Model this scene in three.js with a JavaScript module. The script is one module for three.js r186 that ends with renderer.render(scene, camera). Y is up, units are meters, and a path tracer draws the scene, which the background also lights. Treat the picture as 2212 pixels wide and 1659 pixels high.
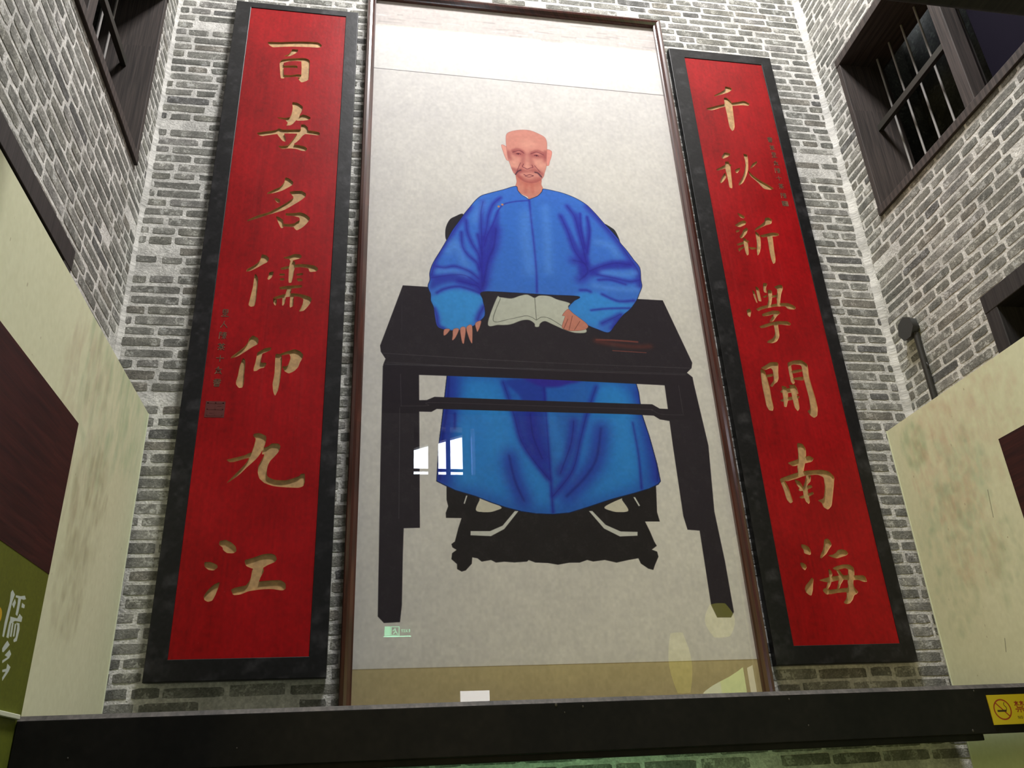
import * as THREE from 'three';
import { RoundedBoxGeometry } from 'three/addons/geometries/RoundedBoxGeometry.js';
import { mergeGeometries } from 'three/addons/utils/BufferGeometryUtils.js';
import { RectAreaLightUniformsLib } from 'three/addons/lights/RectAreaLightUniformsLib.js';

// ---------- camera, sky, exposure ----------
const scene = new THREE.Scene();
const camera = new THREE.PerspectiveCamera(49.4445, 2212 / 1659, 0.05, 80);
{
  const right = new THREE.Vector3(0.986111, -0.045515, 0.159729), up = new THREE.Vector3(-0.029087, 0.899529, 0.435893), back = new THREE.Vector3(-0.16352, -0.434485, 0.885711);
  camera.quaternion.setFromRotationMatrix(new THREE.Matrix4().makeBasis(right, up, back));
  camera.position.set(0, 1.6, 4.2);
  camera.updateMatrixWorld(true); camera.updateProjectionMatrix();
}
scene.background = new THREE.Color().setRGB(13, 14, 15.5);   // overcast daylight, seen only through the far window
const renderer = new THREE.WebGLRenderer({ antialias: true });
renderer.toneMapping = THREE.LinearToneMapping;
renderer.toneMappingExposure = 1.0;
renderer.shadowMap.enabled = true;
RectAreaLightUniformsLib.init();
const LAMP = 272;          // the hall's ceiling luminaire
const FILL = 7;            // unseen fill panel added in the hall
const GREEN = 12;          // unseen green fill lamp added below the shelf

// ---------- traced outlines, in millimetres on their own boards ----------
const STROKES_WEST = {
  bai: ['131,302 213,294 320,274 417,264 455,264 478,284 479,302 458,313 404,315 296,324 217,337 169,348 147,336 132,315', '292,347 327,348 331,357 321,376 301,397 283,411 260,418 241,418 269,398 284,375', '221,470 244,456 245,478 251,551 257,602 258,613 237,616 230,569 222,503', '221,470 235,449 277,435 330,424 372,418 399,425 411,442 407,458 355,449 315,450 279,459 245,478', '355,438 411,442 413,517 413,605 395,622 367,636 350,613 341,603 364,582 362,508', '244,502 329,490 336,500 333,521 325,511 248,521', '250,581 303,580 339,565 365,567 367,590 314,591 283,603 254,604'],
  shi: ['321,809 355,811 390,839 389,867 376,910 371,939 354,961 340,987 326,1002 298,1009 307,980 290,965 312,945 325,909 329,859', '235,945 261,946 289,946 319,935 308,963 282,959 257,958', '370,925 392,905 418,911 442,924 443,935 425,950 395,957 359,961 353,941', '125,1084 169,1070 238,1052 257,1033 278,1043 344,1035 392,1028 435,1032 471,1035 503,1041 509,1057 499,1069 463,1065 432,1064 371,1066 300,1071 240,1083 191,1098 162,1107 142,1103', '239,1059 258,1040 284,1051 294,1084 306,1120 303,1140 284,1132 267,1107 253,1088', '387,989 410,987 431,1008 434,1049 402,1080 389,1108 368,1137 356,1148 358,1172 313,1176 335,1140 355,1098 366,1070 390,1040', '260,1175 297,1172 312,1166 357,1155 392,1158 423,1165 438,1181 430,1201 405,1201 374,1189 329,1188 284,1199'],
  ming: ['322,1415 342,1419 371,1445 370,1467 341,1494 310,1518 273,1536 224,1552 229,1537 265,1511 297,1491 319,1453', '268,1579 286,1574 304,1586 303,1611 286,1607', '352,1522 392,1512 426,1509 452,1528 450,1550 425,1580 378,1622 331,1661 252,1698 195,1727 128,1759 132,1745 188,1707 246,1682 307,1635 359,1589 382,1562 367,1542', '288,1709 307,1711 331,1730 335,1757 337,1788 324,1792 308,1759 298,1733', '341,1681 387,1678 425,1668 458,1679 487,1708 473,1740 448,1776 414,1803 394,1780 414,1752 428,1723 422,1706 388,1698 345,1700', '330,1758 370,1758 397,1753 425,1723 419,1758 399,1779 334,1779'],
  ru: ['230,1982 254,1985 274,2006 268,2032 243,2050 214,2074 179,2099 154,2106 158,2087 187,2066 216,2039 227,2012', '204,2117 215,2125 225,2147 226,2191 226,2285 220,2329 200,2335 186,2324 192,2275 201,2199 202,2149', '350,1996 381,1986 411,1967 444,1968 455,1981 451,1994 414,2010 394,2020 387,2005 361,2003', '393,2011 420,2019 420,2058 416,2117 409,2165 393,2166 390,2131 388,2054', '339,2071 370,2056 411,2043 448,2034 496,2035 533,2041 552,2060 544,2080 504,2087 497,2061 454,2056 412,2063 381,2072 350,2082', '281,2102 304,2094 305,2110 297,2137 283,2153 274,2147 280,2125', '337,2107 368,2105 368,2120 340,2121', '341,2138 367,2136 367,2152 345,2153', '431,2103 465,2094 471,2108 437,2117', '435,2132 465,2133 471,2149 442,2154', '343,2197 384,2187 426,2181 467,2176 471,2193 422,2202 386,2210 350,2214', '388,2204 414,2206 408,2238 397,2260 378,2255', '312,2271 337,2257 372,2243 413,2234 455,2235 492,2243 519,2254 528,2269 521,2294 507,2320 488,2346 460,2353 467,2335 480,2297 481,2268 456,2255 415,2256 374,2265 339,2277', '315,2274 336,2276 338,2304 332,2323 320,2305', '366,2259 384,2259 384,2295 373,2320 367,2315', '407,2254 428,2254 429,2318 412,2330 409,2319'],
  yang: ['227,2514 253,2528 260,2542 258,2569 237,2582 199,2615 161,2647 123,2663 129,2648 159,2619 189,2589 206,2559 209,2537', '187,2656 200,2665 204,2688 204,2754 207,2810 201,2833 183,2836 167,2815 165,2797 172,2760 175,2708 181,2680', '259,2620 280,2604 303,2589 330,2585 329,2602 309,2615 286,2626 284,2652 282,2681 310,2680 313,2689 303,2711 281,2716 266,2731 250,2734 248,2715 254,2686 257,2653', '355,2623 384,2624 392,2648 394,2700 393,2771 386,2841 372,2878 361,2855 353,2805 359,2749 357,2678', '380,2622 416,2606 452,2591 482,2601 502,2622 501,2641 487,2673 480,2702 461,2726 434,2742 412,2730 403,2716 396,2698 414,2699 426,2690 437,2646 429,2622 385,2635'],
  jiu: ['283,3094 312,3090 346,3106 347,3139 337,3175 320,3213 302,3239 265,3278 229,3322 174,3368 178,3357 221,3304 257,3259 274,3221 289,3162 295,3123 279,3107', '158,3240 203,3228 247,3215 269,3201 298,3195 322,3210 289,3224 249,3234 199,3252 177,3254', '334,3173 359,3164 375,3147 411,3147 422,3163 414,3193 393,3222 377,3241 367,3264 363,3289 366,3327 402,3345 460,3348 505,3332 528,3322 530,3312 553,3309 556,3356 549,3378 526,3387 469,3385 405,3380 358,3364 330,3340 319,3309 319,3271 333,3239 345,3207 331,3210'],
  jiang: ['170,3660 199,3654 228,3669 249,3689 254,3712 241,3722 211,3721 191,3706 187,3692 169,3680', '110,3763 140,3763 171,3777 175,3791 158,3805 133,3802 113,3785', '192,3859 188,3887 178,3920 167,3947 147,3953 130,3944 125,3924 143,3894 167,3870', '294,3755 334,3744 376,3727 414,3723 437,3730 447,3750 440,3765 402,3782 382,3796 338,3798 304,3784', '335,3793 387,3793 391,3810 377,3838 371,3861 335,3888 303,3891 332,3849', '245,3896 265,3887 313,3877 370,3858 425,3854 474,3853 497,3870 499,3896 483,3904 433,3895 379,3897 326,3905 290,3921 258,3923']
};

const STROKES_EAST = {
  qian: ['273,248 319,259 320,279 293,303 246,327 176,358 174,347 235,306 268,279', '93,479 154,454 245,418 336,394 397,373 436,396 425,418 374,418 300,432 225,451 141,491 105,493', '244,359 269,361 299,398 297,452 284,621 272,657 256,672 241,634 243,520 241,422'],
  qiu: ['167,868 210,880 192,903 147,930 135,918', '79,1029 129,996 152,981 180,974 201,977 180,999 132,1020 91,1037', '157,952 181,950 189,986 183,1060 172,1182 150,1176 152,1104 148,1006', '141,1048 144,1088 113,1131 94,1145 90,1129 115,1083', '218,1016 256,996 257,1009 229,1048 217,1041', '333,989 357,950 393,926 393,942 367,970 335,997', '302,867 332,877 329,923 317,999 291,1067 257,1127 221,1154 221,1138 257,1086 285,1027 307,942', '312,1008 327,1039 350,1066 392,1099 441,1131 474,1157 447,1171 400,1167 362,1109 319,1064'],
  xin: ['168,1384 196,1393 219,1410 209,1429 184,1420', '134,1487 171,1458 207,1440 224,1454 210,1477 171,1499 149,1497', '133,1531 161,1518 159,1534 137,1547', '151,1577 174,1550 190,1516 215,1499 223,1513 207,1547 183,1575 161,1591', '176,1579 198,1595 203,1624 193,1711 179,1723 172,1691 172,1633', '121,1637 163,1616 207,1602 214,1613 172,1635 129,1649', '124,1673 156,1656 173,1648 167,1663 138,1686 130,1697', '197,1653 248,1654 259,1664 216,1675', '361,1410 389,1404 408,1422 398,1456 356,1470 320,1491 277,1517 265,1525 276,1502 325,1465 352,1441', '269,1521 294,1545 298,1581 288,1647 273,1691 252,1721 252,1678 267,1605', '295,1556 343,1541 391,1525 433,1529 434,1546 411,1555 365,1560 311,1572', '347,1556 387,1549 381,1612 376,1670 373,1735 365,1764 349,1778 342,1744 341,1687 345,1614'],
  xue: ['166,1984 180,1990 186,2078 177,2075 169,2032', '193,1952 213,1965 214,2009 215,2066 194,2064 192,2010', '251,1925 279,1927 262,1965 262,2000 244,1997 242,1960', '229,2029 259,2013 263,2027 236,2038', '270,1975 300,1977 294,2025 277,2080 257,2104 244,2095 265,2047', '318,1952 356,1933 378,1935 378,1962 358,2001 341,2056 333,2097 312,2095 322,2023 339,1971', '293,2015 328,2010 325,2025 292,2035', '165,2123 206,2100 277,2083 341,2070 391,2067 420,2079 439,2095 429,2113 382,2112 368,2092 305,2097 234,2114 201,2125 180,2138', '102,2132 123,2121 133,2137 117,2185 102,2170', '198,2157 242,2139 281,2127 317,2128 326,2144 298,2166 265,2207 237,2212 258,2181 282,2153 236,2169 201,2174', '163,2248 206,2229 258,2211 315,2201 364,2201 382,2218 370,2232 310,2226 254,2234 208,2252 176,2260', '265,2207 293,2219 290,2265 287,2310 261,2350 229,2363 193,2360 202,2346 242,2325 261,2292 263,2246'],
  kai: ['116,2539 144,2552 149,2598 154,2662 151,2731 154,2793 144,2817 121,2814 110,2787 109,2718 108,2635', '120,2536 154,2516 193,2492 238,2492 239,2510 228,2560 223,2603 208,2628 189,2639 171,2661 155,2654 190,2615 196,2547 185,2533 148,2549', '146,2581 193,2569 191,2589 146,2599', '300,2493 322,2503 319,2550 319,2600 323,2628 307,2639 297,2622 297,2558', '300,2493 348,2475 397,2471 430,2499 428,2532 422,2582 427,2653 433,2723 434,2792 420,2841 397,2856 376,2842 363,2811 385,2800 392,2724 388,2647 384,2569 390,2508 342,2502 305,2518', '316,2546 386,2533 385,2551 315,2568', '316,2596 384,2583 383,2612 324,2608', '231,2649 260,2655 264,2686 257,2735 236,2791 220,2788 225,2743 228,2694', '279,2643 321,2639 320,2677 320,2740 317,2795 301,2816 286,2789 285,2713 285,2664', '213,2688 239,2673 275,2665 326,2649 331,2705 303,2692 247,2700 221,2698', '201,2747 242,2728 284,2720 333,2712 325,2733 265,2745 216,2757'],
  nan: ['253,3015 288,3021 301,3050 296,3090 272,3155 259,3187 259,3219 226,3222 221,3181 247,3091', '168,3140 228,3120 312,3093 338,3109 323,3131 275,3142 199,3162', '101,3236 131,3245 148,3289 153,3339 157,3370 138,3381 121,3357 116,3302', '101,3236 156,3217 218,3197 292,3183 372,3178 415,3188 441,3220 427,3268 404,3337 385,3393 357,3416 334,3402 328,3375 305,3362 346,3350 367,3287 375,3224 339,3208 259,3216 204,3235 142,3252', '190,3238 220,3248 234,3276 240,3307 221,3304 202,3276', '270,3212 298,3215 288,3250 264,3269 259,3307 259,3369 249,3384 233,3369 228,3332 230,3295 251,3257', '200,3298 232,3285 287,3269 293,3285 254,3301 208,3309', '197,3342 235,3329 291,3310 291,3325 244,3347 211,3352'],
  hai: ['154,3611 175,3613 196,3626 203,3647 201,3665 192,3671 161,3661 163,3643 152,3628', '127,3712 141,3711 159,3723 160,3738 147,3754 135,3745 127,3727', '177,3792 187,3801 176,3831 168,3863 155,3888 144,3886 127,3871 124,3852 136,3831 153,3817', '296,3584 317,3578 330,3591 334,3617 311,3640 294,3662 275,3676 256,3689 248,3686 258,3665 275,3643 286,3617', '296,3673 328,3669 350,3658 362,3644 387,3638 413,3646 421,3662 410,3673 381,3681 351,3690 324,3686', '307,3744 333,3732 375,3723 414,3723 434,3740 432,3773 418,3805 410,3830 414,3852 430,3870 419,3882 401,3889 388,3912 366,3932 344,3936 330,3927 350,3908 360,3883 360,3869 378,3840 380,3815 389,3787 400,3750 382,3743 349,3750 324,3754', '283,3746 297,3753 302,3771 287,3815 273,3839 258,3853 272,3862 251,3885 237,3880 225,3864 232,3851 248,3850 262,3821 280,3786', '213,3807 248,3798 289,3788 337,3783 388,3781 427,3783 479,3782 492,3791 495,3818 477,3820 445,3807 413,3809 363,3806 323,3809 282,3818 251,3818', '236,3866 273,3857 320,3854 369,3848 427,3866 404,3880 359,3872 308,3875 259,3884', '325,3750 348,3752 355,3772 368,3783 358,3808 338,3829 325,3851 308,3858 324,3822 340,3786']
};

const SHAPES = {
  chairL: '483,2011 481,1930 505,1863 539,1834 593,1815 570,1948 522,2024',
  chairR: '1491,1823 1539,1845 1565,1877 1582,1955 1530,1938',
  head: '889,1150 901,1125 936,1104 982,1091 1027,1086 1065,1091 1102,1107 1135,1125 1154,1145 1162,1183 1158,1250 1150,1326 1145,1387 1132,1434 1121,1472 1100,1501 1070,1522 1040,1531 1004,1528 982,1516 961,1500 940,1476 925,1457 914,1426 904,1386 895,1350 890,1304 887,1248 886,1200',
  neck: '941,1465 942,1528 932,1570 945,1600 976,1628 1008,1644 1017,1672 1034,1659 1076,1636 1105,1607 1111,1570 1102,1537 1102,1487 1043,1474 988,1479',
  earL: '855,1232 885,1243 894,1285 896,1326 897,1357 884,1355 874,1328 864,1287',
  earR: '1154,1245 1189,1254 1184,1299 1170,1343 1162,1375 1142,1373 1145,1317',
  robe: '934,1565 855,1598 784,1626 713,1657 671,1699 635,1753 600,1806 565,1866 524,1935 489,2010 449,2093 416,2158 396,2205 383,2260 384,2306 373,2344 377,2374 388,2404 389,2448 405,2492 411,2550 423,2614 451,2635 513,2643 576,2633 634,2608 673,2574 703,2536 705,2484 695,2424 697,2371 889,2367 1087,2370 1282,2372 1245,2410 1210,2458 1238,2502 1300,2559 1370,2593 1442,2615 1487,2565 1542,2494 1595,2446 1643,2382 1666,2333 1690,2277 1689,2229 1692,2141 1657,2078 1621,2014 1585,1959 1574,1926 1524,1854 1492,1814 1442,1741 1390,1676 1322,1629 1245,1596 1175,1580 1114,1572 1102,1595 1072,1632 1028,1657 1013,1663 993,1647 966,1628 946,1599',
  cuffL: '392,2433 434,2401 517,2366 608,2373 685,2395 693,2432 662,2501 642,2539 621,2605 513,2639 451,2631 442,2548 408,2491',
  cuffR: '1210,2458 1245,2410 1291,2346 1374,2334 1466,2368 1559,2402 1620,2406 1580,2454 1535,2495 1478,2520 1408,2546 1364,2585 1301,2551 1238,2502',
  chest: '850,1719 991,1682 1132,1688 1226,1758 1255,1940 1296,2117 1278,2339 955,2353 718,2355 752,2152 800,1923',
  shadeL: '712,1713 703,1831 714,1970 775,1884 820,1780 802,1923 771,2087 733,2200 720,2309 702,2356 691,2357 700,1995',
  shadeR: '1214,1780 1251,1899 1282,2037 1311,2108 1291,2182 1327,2243 1358,2161 1371,2064 1394,1889 1387,1771 1355,1983 1339,1868 1320,1742 1303,1786 1325,1935 1336,2050 1288,1955',
  shadeE: '1367,2193 1403,2163 1491,2117 1563,2099 1647,2095 1630,2143 1571,2158 1486,2163 1428,2193 1373,2224',
  shadeF: '396,2305 460,2282 525,2271 597,2274 667,2331 689,2376 615,2338 550,2319 499,2314 434,2341 386,2374',
  skirt: '479,2925 452,3166 430,3343 416,3556 511,3605 621,3638 700,3670 779,3698 859,3719 939,3731 1028,3734 1118,3726 1228,3692 1358,3649 1488,3614 1577,3587 1632,3561 1647,3543 1639,3438 1615,3275 1587,3137 1585,3004 1574,2936 986,2927',
  kneeL: '589,2950 777,2953 792,3009 845,3156 879,3317 948,3439 1016,3542 1024,3676 861,3677 623,3596 512,3555 516,3254 553,3054',
  kneeR: '1336,2973 1463,2959 1526,3044 1523,3231 1536,3501 1449,3589 1190,3659 1056,3676 1043,3626 1154,3488 1210,3311 1266,3164',
  midfold: '811,2961 892,3062 853,3155 879,3317 948,3439 1024,3541 1030,3332 1028,2964 933,2938',
  midfold2: '1034,3077 1151,3073 1249,2957 1279,3013 1249,3164 1210,3311 1154,3488 1039,3634 1032,3420',
  crotch: '925,2929 1251,2932 1159,2969 1105,2985 1018,2985 950,2957',
  tabletop: '226,2353 1001,2366 1812,2371 1940,2799 1930,2835 1892,2871 990,2864 140,2848 109,2797 104,2759',
  apron: '124,2877 135,2843 991,2853 1893,2862 1928,2895 1929,2964 1732,2953 986,2938 324,2935 125,2938',
  legL: '122,2885 322,2907 329,3808 247,3810 244,3951 242,4196 234,4277 157,4280 127,4249 122,3459',
  legR: '1748,2947 1926,2895 1959,3326 1933,3715 1949,3991 1954,4255 1934,4283 1858,4282 1835,4218 1832,3822 1764,3817 1751,3742 1747,3324',
  rail: '214,3095 365,3088 407,3067 978,3074 1594,3078 1657,3078 1699,3104 1826,3107 1835,3173 1744,3180 1691,3172 1657,3149 1497,3144 974,3143 419,3140 390,3158 215,3158',
  book: '720,2590 778,2412 802,2404 867,2408 921,2386 961,2376 987,2386 1009,2396 1040,2379 1100,2380 1145,2400 1221,2423 1211,2458 1259,2575 1305,2596 1301,2622 1235,2625 1170,2605 1107,2575 1062,2555 1032,2571 1022,2594 1000,2595 996,2573 964,2552 918,2558 852,2587 781,2594',
  f1: '466,2638 498,2636 479,2668 462,2677',
  f2: '518,2635 550,2632 530,2687 511,2707 513,2678',
  f3: '558,2628 589,2623 579,2715 572,2726 565,2708',
  f4: '594,2619 626,2605 626,2711 619,2718 604,2678',
  f5: '647,2589 680,2570 673,2610 658,2644 652,2633',
  handR: '1170,2509 1207,2466 1239,2494 1316,2562 1310,2595 1256,2611 1196,2612 1163,2595 1168,2565 1185,2516',
  stool: '468,3551 467,3657 475,3693 462,3729 463,3755 544,3756 526,3809 507,3880 489,3893 494,3910 515,3923 492,3940 488,3970 516,3996 516,4021 539,4034 560,4028 591,3994 594,3962 621,3967 642,3984 690,3976 715,3989 758,3985 810,3989 876,3985 885,3977 919,3990 985,3993 1037,4002 1099,3992 1153,3992 1194,3978 1225,3987 1288,3979 1350,3993 1415,3980 1471,3971 1481,3999 1519,4026 1545,4033 1556,4009 1582,3963 1578,3936 1550,3925 1580,3905 1569,3882 1552,3827 1531,3772 1614,3772 1605,3720 1620,3546 1323,3623 1026,3644 685,3610',
  soleA: '621,3715 639,3661 652,3649 753,3694 725,3715 681,3724',
  soleB: '1316,3691 1409,3646 1418,3656 1445,3712 1388,3721 1342,3712',
  arcA: '845,3717 825,3717 757,3796 690,3825 589,3825 588,3847 694,3852 765,3814',
  arcB: '1226,3715 1245,3715 1311,3791 1390,3827 1483,3829 1480,3850 1383,3854 1300,3811',
  wA: '570,3634 577,3634 562,3680 556,3677',
  wB: '1481,3636 1491,3636 1514,3684 1506,3688'
};

const BRUSH = [
  ['dark', 14, '1016,1671 1019,1807 1025,1956 1028,2070 1030,2213 1025,2357'],
  ['dark', 9, '1013,1672 921,1688 850,1715 810,1769'],
  ['dark', 30, '719,1704 703,1790 702,1914 701,2076 696,2202 693,2349'],
  ['dark', 26, '831,1665 780,1724 750,1811 733,1912 713,1995'],
  ['dark', 18, '810,1773 775,1876 738,1960 715,2043'],
  ['dark', 60, '794,1907 776,2039 739,2137 715,2248 700,2333'],
  ['dark', 26, '609,1855 614,1945 642,2032 680,2109 690,2203'],
  ['dark', 24, '577,1947 582,2052 613,2113 665,2165 683,2219'],
  ['dark', 22, '677,1957 689,2029 700,2108'],
  ['dark', 22, '416,2208 474,2215 533,2201 617,2230 675,2281'],
  ['dark', 30, '393,2290 454,2277 519,2263 597,2263 674,2320'],
  ['dark', 30, '554,2304 609,2316 667,2335 689,2376'],
  ['dark', 18, '424,2394 466,2365 550,2342 627,2360 685,2383'],
  ['dark', 30, '393,2275 422,2157 489,2026 565,1879 642,1752'],
  ['dark', 22, '411,2499 423,2549 432,2614 470,2634'],
  ['dark', 26, '702,2469 675,2522 660,2567'],
  ['dark', 30, '1259,1695 1303,1777 1321,1894 1339,2025 1350,2130'],
  ['dark', 20, '1341,1749 1338,1868 1350,2016'],
  ['dark', 20, '1385,1771 1391,1889 1361,2048'],
  ['dark', 34, '1211,1776 1248,1891 1282,2037 1337,2131'],
  ['dark', 60, '1269,2111 1337,2131 1352,2194 1299,2252'],
  ['dark', 40, '1366,2185 1446,2144 1540,2114 1638,2124'],
  ['dark', 26, '1406,2206 1508,2224 1610,2246 1682,2230'],
  ['dark', 18, '1413,2246 1492,2241 1587,2269'],
  ['dark', 20, '1293,2327 1334,2325 1360,2335'],
  ['dark', 18, '1427,2347 1525,2392 1630,2382'],
  ['dark', 14, '1348,2466 1451,2449 1596,2438'],
  ['dark', 30, '1407,2554 1478,2516 1536,2487 1464,2588'],
  ['dark', 40, '1389,1685 1490,1831 1571,1952 1636,2079 1681,2174 1676,2278'],
  ['lite', 40, '495,2105 536,2023 580,2147 605,2192'],
  ['lite', 40, '1428,1961 1518,1988 1553,2060'],
  ['lite', 30, '428,2242 519,2236 610,2262'],
  ['lite', 30, '1442,2188 1581,2196 1667,2175'],
  ['lite', 30, '1378,2287 1500,2304 1659,2302'],
  ['lite', 60, '987,1768 978,1935 990,2216'],
  ['lite', 50, '1116,1715 1114,1967 1105,2209'],
  ['lite', 40, '726,1712 682,1791 660,1859'],
  ['dark', 90, '487,2944 477,3120 450,3299 432,3548'],
  ['dark', 60, '1595,2994 1621,3229 1637,3455 1630,3544'],
  ['dark', 26, '794,2962 845,3156 879,3317 948,3439 1024,3541'],
  ['dark', 16, '1028,2964 1030,3332 1030,3726'],
  ['dark', 26, '1336,2973 1259,3164 1212,3311 1154,3488 1036,3634'],
  ['dark', 50, '939,3153 948,3289 991,3421'],
  ['dark', 40, '1185,3193 1158,3330 1085,3506'],
  ['dark', 90, '1338,3235 1295,3416 1217,3531 1109,3634'],
  ['dark', 80, '808,3406 835,3552 878,3661'],
  ['dark', 14, '1527,3194 1539,3395 1534,3588'],
  ['dark', 14, '518,3164 516,3254'],
  ['lite', 90, '638,3032 704,3068 748,3248 735,3381'],
  ['lite', 90, '1421,3018 1467,3093 1474,3278 1463,3458'],
  ['lite', 60, '566,3253 578,3427 584,3538'],
  ['lite', 50, '1059,3150 1081,3331 1091,3419'],
  ['line', 4, '218,3136 222,3760'],
  ['line', 4, '222,3127 370,3121 407,3102 976,3106 1590,3110 1653,3116 1704,3139 1840,3140'],
  ['line', 4, '144,2862 989,2881 1886,2881'],
  ['line', 4, '118,2806 992,2830 1930,2835'],
  ['line', 4, '220,2934 226,3127'],
  ['line', 4, '1834,2952 1836,3135'],
  ['ink', 4, '801,2411 753,2566 854,2550 946,2524 985,2533 1007,2550'],
  ['ink', 4, '1009,2396 1010,2550'],
  ['ink', 4, '1010,2550 1044,2528 1090,2535 1159,2580'],
  ['brown', 10, '1363,2667 1463,2666 1617,2671'],
  ['brown2', 26, '1356,2674 1461,2692 1593,2705 1695,2697'],
  ['brown', 5, '1456,2736 1662,2742'],
  ['ink2', 3, '1202,2533 1171,2602'],
  ['ink2', 3, '1231,2510 1203,2608'],
  ['ink2', 3, '1274,2545 1236,2606'],
  ['fdark', 34, '935,1290 964,1299 998,1293'],
  ['fdark', 34, '1048,1296 1084,1306 1131,1304'],
  ['fdark', 22, '928,1274 962,1259 995,1275'],
  ['fdark', 22, '1054,1279 1093,1261 1129,1276'],
  ['fdark', 24, '898,1284 900,1321 910,1348'],
  ['fdark', 24, '1149,1260 1142,1317 1136,1346'],
  ['fink', 4, '995,1377 986,1401 999,1409 1017,1418 1040,1406 1055,1401 1050,1382'],
  ['fink', 3, '975,1370 958,1413 950,1437'],
  ['fink', 3, '1067,1385 1087,1415 1101,1437'],
  ['fink', 4, '999,1478 1024,1483 1052,1473'],
  ['flite', 30, '1005,1505 1041,1504'],
  ['fdark', 34, '1004,1312 994,1368 977,1398'],
  ['fdark', 34, '1038,1308 1042,1364 1059,1395'],
  ['fdark', 50, '968,1513 1004,1528 1059,1525 1100,1501'],
  ['fdark', 20, '1003,1537 995,1613'],
  ['fdark', 20, '1039,1538 1043,1605'],
  ['fdark', 30, '921,1426 950,1437 994,1433 1068,1426 1111,1450'],
  ['fdark', 30, '972,1426 948,1464 965,1499'],
  ['flite', 40, '1023,1310 1019,1412'],
  ['flite', 60, '923,1375 952,1391'],
  ['flite', 60, '1086,1369 1120,1371'],
  ['flite', 60, '1006,1208 1058,1207'],
  ['fink', 5, '992,1465 1007,1471 1029,1464 1054,1469'],
  ['fink', 6, '951,1298 964,1292 979,1298'],
  ['fink', 6, '1070,1301 1085,1295 1098,1303'],
  ['hair', 8, '974,1430 953,1443 937,1470'],
  ['hair', 10, '1067,1440 1085,1445 1094,1456 1107,1475'],
  ['fink', 4, '927,1286 973,1268 1002,1288'],
  ['fink', 4, '1046,1289 1088,1271 1132,1290']
];

const BUTTONS = [[817, 1735], [841, 1718]];

const PUPILS = [[963, 1298, 1], [1085, 1302, 1]];

const OLIVE_TEXT = [
  '1268,2244 1242,2234 1251,2210 1257,2121 1258,2097 1272,2097 1277,2139 1271,2206 1278,2234',
  '1232,2234 1193,2239 1160,2248 1144,2239 1163,2233 1233,2227',
  '1211,2233 1186,2236 1185,2189 1188,2175 1205,2178 1206,2208',
  '1249,2201 1235,2222 1221,2212 1228,2192',
  '1172,2222 1144,2220 1143,2209 1169,2207',
  '1242,2164 1184,2169 1173,2186 1143,2180 1144,2164 1198,2158 1238,2139 1238,2153',
  '1241,2149 1225,2152 1220,2100 1240,2100',
  '1219,2149 1205,2152 1199,2107 1214,2106',
  '1195,2150 1182,2152 1177,2112 1189,2110',
  '1186,2155 1157,2158 1146,2140 1150,2102 1172,2095 1180,2101 1166,2112 1171,2147',
  '1225,2092 1200,2083 1217,2069 1238,2054 1248,2054 1253,2064 1238,2081',
  '1193,2069 1173,2058 1183,2044 1229,2022 1233,2030 1198,2045 1224,2047',
  '1188,2027 1157,2020 1165,2005 1200,1972 1206,1982 1188,2002 1214,1997 1218,2004 1188,2011'
];


// ---------- helpers ----------
function rng(a) { return () => { a |= 0; a = a + 0x6D2B79F5 | 0; let t = Math.imul(a ^ a >>> 15, 1 | a); t = t + Math.imul(t ^ t >>> 7, 61 | t) ^ t; return ((t ^ t >>> 14) >>> 0) / 4294967296; }; }
const usedNames = new Map();
function numbered(n) { const k = usedNames.get(n) ?? 0; usedNames.set(n, k + 1); return k ? n + '_' + String(k).padStart(3, '0') : n; }
function place(o, parent) { o.castShadow = o.receiveShadow = true; (parent ?? scene).add(o); return o; }
function mesh(name, geometry, material, parent) { const m = new THREE.Mesh(geometry, material); m.name = parent ? name : numbered(name); return place(m, parent); }
function thing(name, label, category, at = [0, 0, 0], group) {
  const g = new THREE.Group(); g.name = numbered(name); g.position.set(...at); g.userData = { label, category }; if (group) g.userData.group = group; scene.add(g); return g;
}
function structure(name, at = [0, 0, 0]) { const g = new THREE.Group(); g.name = name; g.position.set(...at); g.userData = { kind: 'structure' }; scene.add(g); return g; }
const V = (x, y, z) => new THREE.Vector3(x, y, z);
// box between two corners, uv in metres along its faces
function box(x0, x1, y0, y1, z0, z1, r = 0) {
  const w = x1 - x0, h = y1 - y0, d = z1 - z0;
  const g = r ? new RoundedBoxGeometry(w, h, d, 2, r) : new THREE.BoxGeometry(w, h, d);
  g.translate((x0 + x1) / 2, (y0 + y1) / 2, (z0 + z1) / 2);
  return uvMetres(g);
}
function uvMetres(g) {
  const p = g.attributes.position, n = g.attributes.normal, uv = new Float32Array(p.count * 2);
  for (let i = 0; i < p.count; i++) {
    const ax = Math.abs(n.getX(i)), ay = Math.abs(n.getY(i)), az = Math.abs(n.getZ(i));
    if (ax >= ay && ax >= az) { uv[2 * i] = p.getZ(i); uv[2 * i + 1] = p.getY(i); }
    else if (ay >= az) { uv[2 * i] = p.getX(i); uv[2 * i + 1] = p.getZ(i); }
    else { uv[2 * i] = p.getX(i); uv[2 * i + 1] = p.getY(i); }
  }
  g.setAttribute('uv', new THREE.BufferAttribute(uv, 2));
  return g;
}
function merged(list) { return list.length === 1 ? list[0] : mergeGeometries(list.map((g) => { const q = g.index ? g.toNonIndexed() : g; for (const k of Object.keys(q.attributes)) if (!['position', 'normal', 'uv'].includes(k)) q.deleteAttribute(k); return q; })); }
const pts = (s) => s.split(' ').map((t) => t.split(',').map(Number));

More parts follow.
